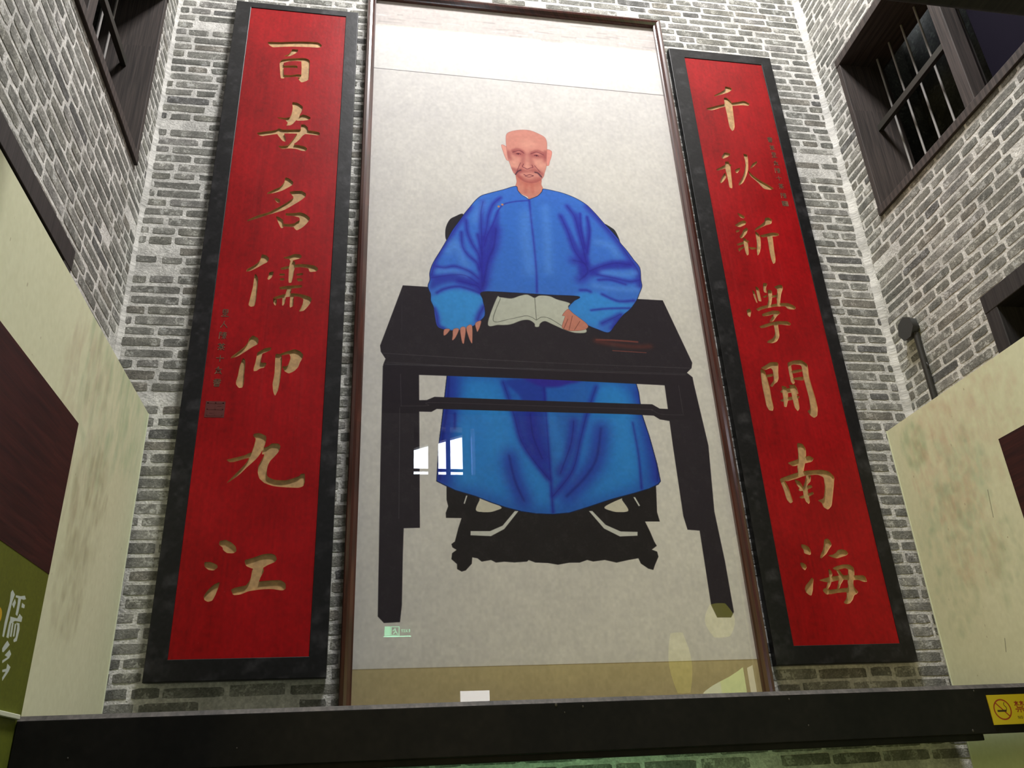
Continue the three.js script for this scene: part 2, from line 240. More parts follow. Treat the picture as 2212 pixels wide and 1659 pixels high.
// tiling value noise
function makeNoise(seed, size = 64) {
  const r = rng(seed), t = new Float32Array(size * size).map(() => r());
  return (x, y, period = size) => {
    const xi = Math.floor(x), yi = Math.floor(y), fx = x - xi, fy = y - yi, sx = fx * fx * (3 - 2 * fx), sy = fy * fy * (3 - 2 * fy);
    const m = (a) => ((a % period) + period) % period, at = (a, b) => t[m(b) % size * size + m(a) % size];
    return (at(xi, yi) * (1 - sx) + at(xi + 1, yi) * sx) * (1 - sy) + (at(xi, yi + 1) * (1 - sx) + at(xi + 1, yi + 1) * sx) * sy;
  };
}
const N1 = makeNoise(11), N2 = makeNoise(23), N3 = makeNoise(37);
function fbm(n, x, y, base, oct = 4) { let s = 0, a = 0.5, w = 0; for (let o = 0; o < oct; o++) { const k = 1 << o; s += a * n(x * base * k, y * base * k, base * k > 64 ? 64 : base * k); w += a; a *= 0.55; } return s / w; }
const tileOf = (n, base, oct) => { const t = new Float32Array(512 * 512); for (let y = 0; y < 512; y++) for (let x = 0; x < 512; x++) t[y * 512 + x] = fbm(n, x / 512, y / 512, base, oct); return t; };
const CLOUD = tileOf(N1, 4, 5), MID = tileOf(N1, 8, 4), MID2 = tileOf(N3, 8, 4), SPOT = tileOf(N3, 16, 4), SPOT2 = tileOf(N2, 16, 4), FINE = tileOf(N2, 64, 2), FINE2 = tileOf(N3, 64, 2);
const tap = (t, u, v) => t[((v * 512) & 511) * 512 + ((u * 512) & 511)];      // u, v repeat every 1
function pixelTexture(w, h, f, srgb = true) {
  const d = new Uint8Array(w * h * 4);
  for (let y = 0; y < h; y++) for (let x = 0; x < w; x++) { const c = f(x / w, y / h, x, y), i = (y * w + x) * 4; d[i] = c[0]; d[i + 1] = c[1]; d[i + 2] = c[2]; d[i + 3] = 255; }
  const t = new THREE.DataTexture(d, w, h); t.wrapS = t.wrapT = THREE.RepeatWrapping; t.magFilter = THREE.LinearFilter; if (srgb) t.colorSpace = THREE.SRGBColorSpace; t.needsUpdate = true; return t;
}
function canvasTexture(w, h, draw) {
  const c = document.createElement('canvas'); c.width = w; c.height = h; draw(c.getContext('2d'), w, h);
  const t = new THREE.CanvasTexture(c); t.colorSpace = THREE.SRGBColorSpace; return t;
}
const g3 = (v) => [v, v, v];
function repeatOf(t, r, s = r) { const q = t.clone(); q.repeat.set(r, s); return q; }

// ---------- materials ----------
const brickMap = pixelTexture(512, 512, (u, v, x, y) => {
  const big = tap(MID, u, v), fine = tap(FINE, u, v), white = tap(SPOT, u, v);
  const lime = Math.max(0, 0.6 * white + 0.4 * big + 0.25 * (fine - 0.5) - 0.56) * 420;
  const k = 188 + (big - 0.5) * 90 + (fine - 0.5) * 60 + lime;
  return [Math.min(255, k), Math.min(255, k * 0.995), Math.min(255, k * 0.965)];
});
const roughBump = pixelTexture(512, 512, (u, v) => g3(255 * (0.5 * tap(SPOT2, u, v) + 0.5 * tap(FINE2, u, v))), false);
const mortarMap = pixelTexture(512, 512, (u, v) => {
  const b = tap(MID2, u, v), f = tap(FINE, u, v), k = 208 + (b - 0.5) * 60 + (f - 0.5) * 50;
  return [k, k * 0.99, k * 0.965];
});
const limeBrush = (m, r) => repeatOf(m, r);
const BRICK_TONES = [[0.62, 0.62, 0.60], [0.52, 0.52, 0.505], [0.70, 0.695, 0.675], [0.58, 0.575, 0.54], [0.46, 0.465, 0.45], [0.66, 0.65, 0.65], [0.55, 0.525, 0.49], [0.36, 0.36, 0.37], [0.80, 0.79, 0.77]];
const BRICK_MATS = BRICK_TONES.map((c, i) => new THREE.MeshPhysicalMaterial({ name: 'grey brick ' + i, color: new THREE.Color().setRGB(c[0] * 0.78, c[1] * 0.78, c[2] * 0.78), map: repeatOf(brickMap, 2.3), bumpMap: repeatOf(roughBump, 3), bumpScale: 0.0022, roughness: 0.95, specularIntensity: 0.3 }));
const mortarMat = new THREE.MeshPhysicalMaterial({ name: 'lime mortar', color: 0xffffff, map: repeatOf(mortarMap, 1.7), bumpMap: repeatOf(roughBump, 2.2), bumpScale: 0.0035, roughness: 1, specularIntensity: 0.2 });
const lacquerBump = pixelTexture(256, 256, (u, v) => g3(255 * fbm(N1, u, v, 16, 4)), false);
const scuff = pixelTexture(512, 512, (u, v) => { const a = tap(MID, u, v), f = tap(FINE, u, v), k = 150 + (a - 0.5) * 150 + (f - 0.5) * 60; return [k, k * 0.98, k * 0.96]; });
const dusty = pixelTexture(512, 512, (u, v) => { const a = tap(MID, u, v) * 0.6 + tap(SPOT2, u, v) * 0.4, f = tap(FINE2, u, v), k = 110 + Math.max(0, a - 0.5) * 620 + (f - 0.5) * 50; return [Math.min(255, k), Math.min(255, k * 0.99), Math.min(255, k * 1.0)]; });
const blackLacquer = new THREE.MeshPhysicalMaterial({ specularIntensity: 0.65, name: 'black lacquer', color: new THREE.Color().setRGB(0.045, 0.044, 0.047), map: repeatOf(dusty, 1.1), roughness: 0.42, bumpMap: repeatOf(lacquerBump, 3), bumpScale: 0.0004 });
const woodGrain = pixelTexture(256, 512, (u, v) => { const w = fbm(N1, u * 6, v * 0.6, 8, 3), g = fbm(N2, u * 4, v * 0.25, 32, 3), k = 150 + (w - 0.5) * 90 + (g - 0.5) * 90; return [k, k * 0.97, k * 0.94]; });
const blackWood = new THREE.MeshPhysicalMaterial({ name: 'black painted timber', color: new THREE.Color().setRGB(0.022, 0.019, 0.017), map: repeatOf(scuff, 0.8), roughness: 0.6, specularIntensity: 0.5 });
const dustyEdge = new THREE.MeshStandardMaterial({ name: 'worn dusty timber edge', color: new THREE.Color().setRGB(0.22, 0.205, 0.19), map: repeatOf(scuff, 2), roughness: 0.7 });
const frameWood = new THREE.MeshPhysicalMaterial({ name: 'varnished brown frame wood', color: new THREE.Color().setRGB(0.19, 0.05, 0.03), map: repeatOf(woodGrain, 2, 0.7), roughness: 0.3, clearcoat: 0.7, clearcoatRoughness: 0.15 });
const windowWood = new THREE.MeshStandardMaterial({ name: 'weathered brown window wood', color: new THREE.Color().setRGB(0.16, 0.128, 0.118), map: repeatOf(woodGrain, 2, 0.7), roughness: 0.75 });
const darkWood = new THREE.MeshStandardMaterial({ name: 'dark door wood', color: new THREE.Color().setRGB(0.085, 0.077, 0.075), map: repeatOf(woodGrain, 2, 0.7), roughness: 0.7 });
const roofWood = new THREE.MeshStandardMaterial({ name: 'dark roof timber', color: new THREE.Color().setRGB(0.05, 0.05, 0.038), map: repeatOf(woodGrain, 1, 0.5), roughness: 0.8 });
const ironBar = new THREE.MeshStandardMaterial({ name: 'grey painted iron bar', color: new THREE.Color().setRGB(0.26, 0.245, 0.23), roughness: 0.7 });
const violetBoard = new THREE.MeshPhysicalMaterial({ name: 'dark shutter board and unlit doorway sheet', color: new THREE.Color().setRGB(0.006, 0.004, 0.012), roughness: 0.9, specularIntensity: 0.2 });
const darkPlaster = new THREE.MeshStandardMaterial({ name: 'dark outer wall', color: new THREE.Color().setRGB(0.2, 0.2, 0.18), map: repeatOf(brickMap, 1.2), roughness: 0.95 });
const gold = new THREE.MeshStandardMaterial({ name: 'gilded carving', color: new THREE.Color().setRGB(0.7, 0.45, 0.23), map: repeatOf(pixelTexture(256, 256, (u, v) => { const k = 225 + (fbm(N3, u, v, 16, 4) - 0.5) * 70; return [k, k * 0.98, k * 0.94]; }), 3), roughness: 0.42, metalness: 0.12 });
const wornGold = new THREE.MeshStandardMaterial({ name: 'worn gilding', color: new THREE.Color().setRGB(0.5, 0.25, 0.13), map: repeatOf(scuff, 6), roughness: 0.5 });
const darkPaint = new THREE.MeshStandardMaterial({ name: 'dark grey painted metal', color: new THREE.Color().setRGB(0.05, 0.05, 0.047), roughness: 0.6 });
const pipePaint = new THREE.MeshStandardMaterial({ name: 'brown black pipe paint', color: new THREE.Color().setRGB(0.028, 0.026, 0.02), roughness: 0.5 });
const glass = new THREE.MeshPhysicalMaterial({ name: 'picture glass', color: 0xffffff, transmission: 1, thickness: 0, roughness: 0.0, ior: 1.52 });
const glow = (r, g, b, name) => new THREE.MeshStandardMaterial({ name, color: 0x222222, emissive: new THREE.Color().setRGB(r, g, b), roughness: 0.6 });

// ---------- the room ----------
const XL = -1.364, XR = 3.235, TOP = 10.5;
const WIN = { z0: 0.255, z1: 2.1, y0: 4.862, y1: 6.19 }, DOOR = { z0: 0.835, z1: 2.25, y1: 3.84 };
function mortarWalls() {
  const back = structure('wall_back'), left = structure('wall_left'), right = structure('wall_right');
  mesh('mortar', box(XL - 0.4, XR + 0.4, 0, TOP, -0.4, 0), mortarMat, back);
  const side = (x0, x1) => merged([
    box(x0, x1, 0, TOP, 0, WIN.z0), box(x0, x1, WIN.y1, TOP, WIN.z0, WIN.z1), box(x0, x1, DOOR.y1, WIN.y0, WIN.z0, WIN.z1), box(x0, x1, 0, DOOR.y1, WIN.z0, DOOR.z0),
    box(x0, x1, DOOR.y1, TOP, WIN.z1, 2.6), box(x0, x1, 0, DOOR.y1, DOOR.z1, 2.6)]);
  mesh('mortar', side(XL - 0.36, XL), mortarMat, left);
  mesh('mortar', side(XR, XR + 0.36), mortarMat, right);
  return { back, left, right };
}
const walls = mortarWalls();
// irregular bricks: an eroded outline, a bevelled rim and a slightly uneven face; a few variants shared by all
function brickGeometry(w, h, seed, eaten) {
  const r = rng(seed), out = [], nx = Math.max(3, Math.round(w / 0.045)), W = w / 2, H = h / 2, j = () => (r() - 0.5);
  const wear = eaten ? 0.010 : 0.0035;
  for (let i = 0; i < nx; i++) out.push([-W + 0.006 + (w - 0.012) * (i + 0.5 * j() * 0.6 + 0.3) / nx, -H + Math.abs(j()) * wear * 1.6]);
  out.push([W - 0.001 - Math.abs(j()) * wear * 2, -H + 0.003 + Math.abs(j()) * 0.012], [W - Math.abs(j()) * wear * 2, j() * 0.012], [W - 0.001 - Math.abs(j()) * wear * 2, H - 0.003 - Math.abs(j()) * 0.012]);
  for (let i = nx - 1; i >= 0; i--) out.push([-W + 0.006 + (w - 0.012) * (i + 0.5 * j() * 0.6 + 0.7) / nx, H - Math.abs(j()) * wear * 1.6]);
  out.push([-W + 0.001 + Math.abs(j()) * wear * 2, H - 0.003 - Math.abs(j()) * 0.012], [-W + Math.abs(j()) * wear * 2, j() * 0.012], [-W + 0.001 + Math.abs(j()) * wear * 2, -H + 0.003 + Math.abs(j()) * 0.012]);
  const P = [], U = [], I = [], n = out.length, ou = r() * 3, ov = r() * 3, proud = 0.0012 + r() * 0.0012;
  const ring = (k, z) => { for (const [x, y] of out) { P.push(x * (1 - k / W), y * (1 - k / H), z + (k ? j() * 0.0006 : 0)); U.push(x + ou, y + ov); } };
  ring(0, -0.001); ring(0.0016, proud);
  P.push(0, 0, proud + 0.0004); U.push(ou, ov);
  for (let i = 0; i < n; i++) { const a = i, b = (i + 1) % n; I.push(a, b, n + b, a, n + b, n + a, n + a, n + b, 2 * n); }
  const g = new THREE.BufferGeometry(); g.setAttribute('position', new THREE.Float32BufferAttribute(P, 3)); g.setAttribute('uv', new THREE.Float32BufferAttribute(U, 2)); g.setIndex(I);
  const flat = g.toNonIndexed(); flat.computeVertexNormals(); return flat;
}
const COURSE = 0.0665, LONG = 0.262, SHORT = 0.126;
const bricksLong = [], bricksShort = [];
for (let i = 0; i < 16; i++) bricksLong.push(brickGeometry(LONG, 0.0545, 100 + i, i > 12));
for (let i = 0; i < 10; i++) bricksShort.push(brickGeometry(SHORT, 0.0535, 200 + i, i > 6));
const seen = V(0, 0, 0);
function layBricks(parent, u0, u1, v0, v1, put, open, seed) {
  const r = rng(seed), all = [];
  for (let row = 0, v = v0; v < v1; row++, v = v0 + row * COURSE) {
    let u = u0 - r() * 0.3, was = 0;
    while (u < u1) {
      const long = r() < (was ? 0.8 : 0.55); was = long ? 0 : 1;
      const w = (long ? LONG : SHORT) * (0.94 + r() * 0.1), joint = 0.009 + r() * 0.011, a = u, b = u + w;
      u = b + joint;
      const pick = r(), tone = r(), sy = 0.84 + r() * 0.21, dy = (r() - 0.5) * 0.006, flip = r() < 0.5;
      let x0 = Math.max(a, u0 + 0.008), x1 = Math.min(b, u1 - 0.008);
      const y = v + COURSE / 2 + dy;
      for (const [ou0, ou1, ov0, ov1, whole] of open) if (y + 0.024 > ov0 && y - 0.024 < ov1) {
        if (whole) { if (x0 > ou0 && x1 < ou1) x1 = -99; }
        else { if (x0 < ou0 && x1 > ou0) x1 = ou0 - 0.008; else if (x0 < ou1 && x1 > ou1) x0 = ou1 + 0.008; else if (x0 >= ou0 && x1 <= ou1) x1 = -99; }
      }
      if (x1 - x0 < 0.04) continue;
      if (r() < 0.03) continue;                                     // a brick lost under smeared mortar
      const len = x1 - x0, lib = len > 0.19 ? bricksLong : bricksShort, g = lib[Math.floor(pick * lib.length)];
      const t = tone < 0.03 ? 7 : tone < 0.10 ? 8 : tone < 0.28 ? 0 : tone < 0.45 ? 1 : tone < 0.58 ? 2 : tone < 0.72 ? 3 : tone < 0.83 ? 4 : tone < 0.92 ? 5 : 6;
      const p = put((x0 + x1) / 2, y); seen.copy(p.at).project(camera);
      const d = p.at.distanceTo(camera.position), inside = Math.abs(seen.x) < 1.02 && Math.abs(seen.y) < 1.03;
      all.push({ g, t, p, sx: len / (lib === bricksLong ? LONG : SHORT), sy, flip, tilt: (pick * 7 % 1 - 0.5) * 0.022, rank: inside ? len * p.facing(d) / (d * d) : -1 });
    }
  }
  all.sort((a, b) => b.rank - a.rank);
  const rest = BRICK_MATS.map(() => []);
  all.forEach((b, i) => {
    const m = new THREE.Mesh(b.g, BRICK_MATS[b.t]); m.name = 'brick'; m.position.copy(b.p.at); m.rotation.set(0, b.p.turn, (b.flip ? Math.PI : 0) + b.tilt); m.scale.set(b.sx, b.sy, 1);
    if (i < 300) return place(m, parent);
    m.updateMatrix(); rest[b.t].push(b.g.clone().applyMatrix4(m.matrix));
  });
  const groups = rest.map((l, i) => [l, i]).filter(([l]) => l.length), whole = mergeGeometries(groups.map(([l]) => mergeGeometries(l)), true);
  if (whole) { const f = mesh('brick_field', whole, groups.map(([, i]) => BRICK_MATS[i]), parent); f.userData.kind = 'stuff'; }
}
layBricks(walls.back, XL, XR, 1.62, 7.25, (u, v) => ({ at: V(u, v, 0), turn: 0, facing: (d) => 4.2 / d }), [[-0.93, -0.24, 2.2, 6.36, 1], [2.11, 2.79, 2.2, 6.3, 1], [-0.05, 1.95, 2.0, 6.55, 1]], 5);
const sideOpen = [[WIN.z0, WIN.z1, WIN.y0, WIN.y1], [DOOR.z0, DOOR.z1, 0, DOOR.y1]];
layBricks(walls.left, 0, 2.35, 3.05, 7.2, (u, v) => ({ at: V(XL, v, u), turn: Math.PI / 2, facing: (d) => 1.364 / d }), sideOpen, 6);
layBricks(walls.right, 0, 2.3, 3.0, 7.2, (u, v) => ({ at: V(XR, v, u), turn: -Math.PI / 2, facing: (d) => 3.235 / d }), sideOpen, 7);
// the mortar fillets smeared up the two corners
function fillet(parent, x, dir, wide, seed) {
  const r = rng(seed), P = [], I = [], U = [], rows = 260, k = 5;
  for (let i = 0; i <= rows; i++) {
    const y = 1.6 + 5.7 * i / rows, a = wide * (0.45 + 1.1 * fbm(N1, 0.31 + seed, i / rows, 32, 3)), b = wide * (0.45 + 1.1 * fbm(N2, 0.77 + seed, i / rows, 32, 3));
    for (let j = 0; j < k; j++) { const t = j / (k - 1); const px = a * Math.pow(1 - t, 1.6), pz = b * Math.pow(t, 1.6); P.push(x + dir * (px + 0.001), y, pz + 0.001); U.push(px + pz, y); }
  }
  for (let i = 0; i < rows; i++) for (let j = 0; j < k - 1; j++) { const a = i * k + j, b = a + k; dir > 0 ? I.push(a, a + 1, b, b, a + 1, b + 1) : I.push(a, b, a + 1, b, b + 1, a + 1); }
  const g = new THREE.BufferGeometry(); g.setAttribute('position', new THREE.Float32BufferAttribute(P, 3)); g.setAttribute('uv', new THREE.Float32BufferAttribute(U, 2)); g.setIndex(I); g.computeVertexNormals();
  mesh('mortar_fillet', g, mortarMat, parent);
}
fillet(walls.left, XL, 1, 0.026, 41); fillet(walls.right, XR, -1, 0.04, 42);

// the hall behind the viewer
{
  const s = (n, g, m) => { const o = mesh(n, g, m); o.userData.kind = 'structure'; return o; };
  const floorMat = new THREE.MeshStandardMaterial({ name: 'grey brick floor', color: new THREE.Color().setRGB(0.12, 0.125, 0.1), map: repeatOf(scuff, 0.7), roughness: 0.8 });
  const hallMat = new THREE.MeshStandardMaterial({ name: 'dim hall brick', color: new THREE.Color().setRGB(0.13, 0.125, 0.115), map: repeatOf(brickMap, 0.9), roughness: 0.95 });
  const ceilingMat = new THREE.MeshStandardMaterial({ name: 'dark ceiling boards', color: new THREE.Color().setRGB(0.08, 0.07, 0.06), map: repeatOf(woodGrain, 1, 0.5), roughness: 0.8 });
  s('floor', box(-6.4, 7.4, -0.2, 0, -0.5, 8.4), floorMat);
  s('ceiling', box(-6.4, 7.4, TOP, TOP + 0.2, -0.5, 8.4), ceilingMat);
  s('wall_hall_left', box(-6.4, -6, 0, TOP, 2.3, 8.4), hallMat);
  s('wall_hall_right', box(7, 7.4, 0, TOP, 2.3, 8.4), hallMat);
  s('wall_return_left', box(-6, XL - 0.36, 0, TOP, 2.3, 2.6), hallMat);
  s('wall_return_right', box(XR + 0.36, 7, 0, TOP, 2.3, 2.6), hallMat);
  const o = { x0: 0.641, x1: 1.6, y0: 5.957, y1: 6.75 };
  s('wall_front', merged([box(-6, o.x0, 0, TOP, 8, 8.4), box(o.x1, 7, 0, TOP, 8, 8.4), box(o.x0, o.x1, 0, o.y0, 8, 8.4), box(o.x0, o.x1, o.y1, TOP, 8, 8.4)]), hallMat);
  const w = structure('window_3');
  mesh('window_frame', merged([box(0.865, 1.018, o.y0, o.y1, 8.0, 8.06), box(1.142, 1.207, o.y0, o.y1, 8.0, 8.06), box(1.402, 1.53, o.y0, o.y1, 8.0, 8.06)]), darkWood, w);
  mesh('glazing_bar', box(o.x0, 1.41, 6.018, 6.054, 8.01, 8.05), darkWood, w);
  mesh('frosted_pane', box(1.53, 1.6, o.y0, o.y1, 8.02, 8.03), new THREE.MeshPhysicalMaterial({ name: 'frosted window glass', color: new THREE.Color().setRGB(0.3, 0.32, 0.5), transmission: 1, thickness: 0, roughness: 0.5 }), w);
  const eave = new THREE.BoxGeometry(1.3, 0.4, 0.1); eave.rotateZ(0.30); eave.translate(1.13, 6.84, 8.3);
  mesh('window_head_board', eave, darkWood, w);
  // narrow alleys outside the two side windows and doors, covers added against the sky, slit left for light
  for (const [n, x0, x1] of [['wall_alley_left', XL - 1.2, XL - 0.36], ['wall_alley_right', XR + 0.36, XR + 1.2]]) {
    const out = n.endsWith('left') ? box(x0 - 0.2, x0, 0, 7.6, -0.4, 2.3) : box(x1, x1 + 0.2, 0, 7.6, -0.4, 2.3);
    s(n, merged([out, box(n.endsWith('left') ? x0 + 0.16 : x0, n.endsWith('left') ? x1 : x1 - 0.16, 7.4, 7.6, -0.4, 2.3), box(x0, x1, 0, 7.4, -0.6, -0.4)]), darkPlaster);
  }
}

// ---------- windows and doors in the side walls ----------
function sideWindow(name, x, out) {                     // out: +1 the room's right side, -1 its left
  const w = structure(name), { z0, z1, y0, y1 } = WIN, X = (a, b) => [Math.min(x + out * a, x + out * b), Math.max(x + out * a, x + out * b)];
  const bx = (a, b, ya, yb, za, zb, r) => { const [p, q] = X(a, b); return box(p, q, ya, yb, za, zb, r); };
  const t = 0.045;
  mesh('jamb', bx(-0.014, 0.34, y0 - 0.02, y1 + 0.02, z0 - 0.012, z0 + t - 0.015, 0.004), windowWood, w);
  mesh('jamb', bx(-0.014, 0.34, y0 - 0.02, y1 + 0.02, z1 - t, z1 + 0.012, 0.004), windowWood, w);
  mesh('sill', bx(-0.02, 0.34, y0 - 0.025, y0 + t - 0.01, z0 - 0.012, z1 + 0.012, 0.005), windowWood, w);
  mesh('head', bx(-0.018, 0.34, y1 - t, y1 + 0.022, z0 - 0.014, z1 + 0.014, 0.003), windowWood, w);
  mesh('mullion', bx(-0.004, 0.10, y0 + t - 0.01, y1 - t, 1.128, 1.212, 0.006), windowWood, w);
  mesh('mullion_stop', bx(0.10, 0.17, y0 + t - 0.01, y1 - t, 1.10, 1.16, 0.004), windowWood, w);
  const bar = bx(0.135, 0.165, 5.535, 5.585, z0 + t - 0.015, 1.10, 0.003);
  mesh('transom', bar, pipePaint, w);
  for (let i = 0; i < 6; i++) {
    const g = new THREE.CylinderGeometry(0.0075, 0.0075, y1 - y0 - t, 10); g.translate(x + out * 0.235, (y0 + y1) / 2, 0.36 + i * 0.148);
    mesh('iron_bar', g, ironBar, w);
  }
  mesh('shutter', bx(0.19, 0.215, y0 + t - 0.01, y1 - t, 1.19, z1 - t, 0.003), violetBoard, w);
  mesh('shutter_strip', bx(0.172, 0.188, y0 + t - 0.01, y1 - t, 1.60, 1.618), ironBar, w);
  mesh('outer_board', bx(0.32, 0.338, y0 + t, y1 - t, 1.16, z1 - t), violetBoard, w);
}
sideWindow('window_1', XL, -1); sideWindow('window_2', XR, 1);
function sideDoor(name, x, out) {
  const d = structure(name), { z0, z1, y1 } = DOOR, X = (a, b) => [Math.min(x + out * a, x + out * b), Math.max(x + out * a, x + out * b)];
  const bx = (a, b, ya, yb, za, zb, r) => { const [p, q] = X(a, b); return box(p, q, ya, yb, za, zb, r); };
  mesh('door_jamb', bx(-0.02, 0.3, 0, y1 + 0.02, z0 - 0.02, z0 + 0.07, 0.005), darkWood, d);
  mesh('door_jamb', bx(-0.02, 0.3, 0, y1 + 0.02, z1 - 0.07, z1 + 0.02, 0.005), darkWood, d);
  mesh('door_head', bx(-0.022, 0.3, y1 - 0.085, y1 + 0.022, z0 - 0.022, z1 + 0.022, 0.005), darkWood, d);
  mesh('dark_opening_sheet', bx(0.3, 0.335, 0, y1 - 0.08, z0 + 0.05, z1 - 0.05), violetBoard, d);  // near-black sheet painted for the darkness of the open doorway
}
sideDoor('door_1', XL, -1); sideDoor('door_2', XR, 1);

// ---------- the two carved couplet boards ----------
// contours of a set of overlapping strokes: drawn as one mask, followed by marching squares
function contours(strokes, cell = 1) {
  const P = strokes.map(pts), xs = P.flat().map((p) => p[0]), ys = P.flat().map((p) => p[1]);
  const x0 = Math.min(...xs) - 6, y0 = Math.min(...ys) - 6, W = Math.ceil((Math.max(...xs) - x0 + 6) / cell), H = Math.ceil((Math.max(...ys) - y0 + 6) / cell);
  const c = document.createElement('canvas'); c.width = W; c.height = H; const q = c.getContext('2d'); q.fillStyle = '#fff';
  for (const p of P) {                                              // corners rounded as a chisel leaves them
    q.beginPath(); const n = p.length, mid = (a, b) => [(a[0] + b[0]) / 2, (a[1] + b[1]) / 2], s = (v) => [(v[0] - x0) / cell, (v[1] - y0) / cell];
    q.moveTo(...s(mid(p[n - 1], p[0])));
    for (let i = 0; i < n; i++) {
      const a = mid(p[(i + n - 1) % n], p[i]), b = mid(p[i], p[(i + 1) % n]), k = 0.45;
      q.lineTo(...s([a[0] + (p[i][0] - a[0]) * k, a[1] + (p[i][1] - a[1]) * k])); q.quadraticCurveTo(...s(p[i]), ...s([b[0] + (p[i][0] - b[0]) * k, b[1] + (p[i][1] - b[1]) * k]));
    }
    q.closePath(); q.fill();
  }
  const d = q.getImageData(0, 0, W, H).data, at = (x, y) => d[(y * W + x) * 4 + 3] / 255 - 0.5;
  const edge = new Map(), key = (a) => a[0].toFixed(3) + '_' + a[1].toFixed(3);
  for (let y = 0; y < H - 1; y++) for (let x = 0; x < W - 1; x++) {
    const a = at(x, y), b = at(x + 1, y), cc = at(x + 1, y + 1), e = at(x, y + 1), code = (a > 0) | ((b > 0) << 1) | ((cc > 0) << 2) | ((e > 0) << 3);
    if (!code || code === 15) continue;
    const T = [x + a / (a - b), y], R = [x + 1, y + b / (b - cc)], B = [x + e / (e - cc), y + 1], L = [x, y + a / (a - e)];
    const add = (p, r) => edge.set(key(p), [p, r]);
    const go = { 1: [[L, T]], 2: [[T, R]], 3: [[L, R]], 4: [[R, B]], 5: [[L, T], [R, B]], 6: [[T, B]], 7: [[L, B]], 8: [[B, L]], 9: [[B, T]], 10: [[T, R], [B, L]], 11: [[B, R]], 12: [[R, L]], 13: [[R, T]], 14: [[T, L]] }[code];
    for (const [p, r] of go) add(p, r);
  }
  const loops = [];
  while (edge.size) {
    const [k0] = edge.keys(); let k = k0; const loop = [];
    while (edge.has(k)) { const [p, r] = edge.get(k); edge.delete(k); loop.push([p[0] * cell + x0, p[1] * cell + y0]); k = key(r); }
    if (loop.length > 8) loops.push(simplify(loop, 0.35));
  }
  return loops.filter((l) => l.length > 3).map((l) => ({ l, area: THREE.ShapeUtils.area(l.map((p) => new THREE.Vector2(p[0], p[1]))) }));
}
function simplify(loop, tol) {
  const keep = new Uint8Array(loop.length); keep[0] = 1; const half = loop.length >> 1; keep[half] = 1;
  const go = (a, b) => {
    let best = 0, bi = -1; const [ax, ay] = loop[a], [bx, by] = loop[b % loop.length], L = Math.hypot(bx - ax, by - ay) || 1e-9;
    for (let i = a + 1; i < b; i++) { const d = Math.abs((loop[i][0] - ax) * (by - ay) - (loop[i][1] - ay) * (bx - ax)) / L; if (d > best) { best = d; bi = i; } }
    if (best > tol) { keep[bi] = 1; go(a, bi); go(bi, b); }
  };
  go(0, half); go(half, loop.length);
  return loop.filter((_, i) => keep[i]);
}
const within = (p, l) => { let c = false; for (let i = 0, j = l.length - 1; i < l.length; j = i++) if ((l[i][1] > p[1]) !== (l[j][1] > p[1]) && p[0] < (l[j][0] - l[i][0]) * (p[1] - l[i][1]) / (l[j][1] - l[i][1]) + l[i][0]) c = !c; return c; };
function redMap(seed, stains) {
  return canvasTexture(512, 2048, (q, w, h) => {
    const img = q.createImageData(w, h), r = rng(seed);
    for (let y = 0; y < h; y++) for (let x = 0; x < w; x++) {
      const u = x / w, v = y / h, a = tap(CLOUD, u, v * 4), b = tap(FINE, u, v * 4), s = tap(SPOT, u * 4, v * 0.5), i = (y * w + x) * 4;
      const k = 0.9 + (a - 0.5) * 0.3 + (b - 0.5) * 0.16 + (s - 0.5) * 0.14;
      img.data[i] = Math.min(255, 168 * k); img.data[i + 1] = 12 * k + (a - 0.4) * 12; img.data[i + 2] = 17 * k + (a - 0.4) * 14; img.data[i + 3] = 255;
    }
    q.putImageData(img, 0, 0);
    for (const [x, y, len, wide] of stains) for (let i = 0; i < 7; i++) { q.fillStyle = 'rgba(' + (r() < 0.6 ? '165,70,75' : '95,10,14') + ',0.10)'; q.fillRect((x + (r() - 0.5) * wide) * w, y * h, 2 + r() * 7, len * h * (0.3 + r() * 0.7)); }
    for (let i = 0; i < 60; i++) { q.fillStyle = 'rgba(230,190,170,0.25)'; q.fillRect(r() * w, r() * h, 1 + r() * 2, 1 + r() * 2); }
  });
}
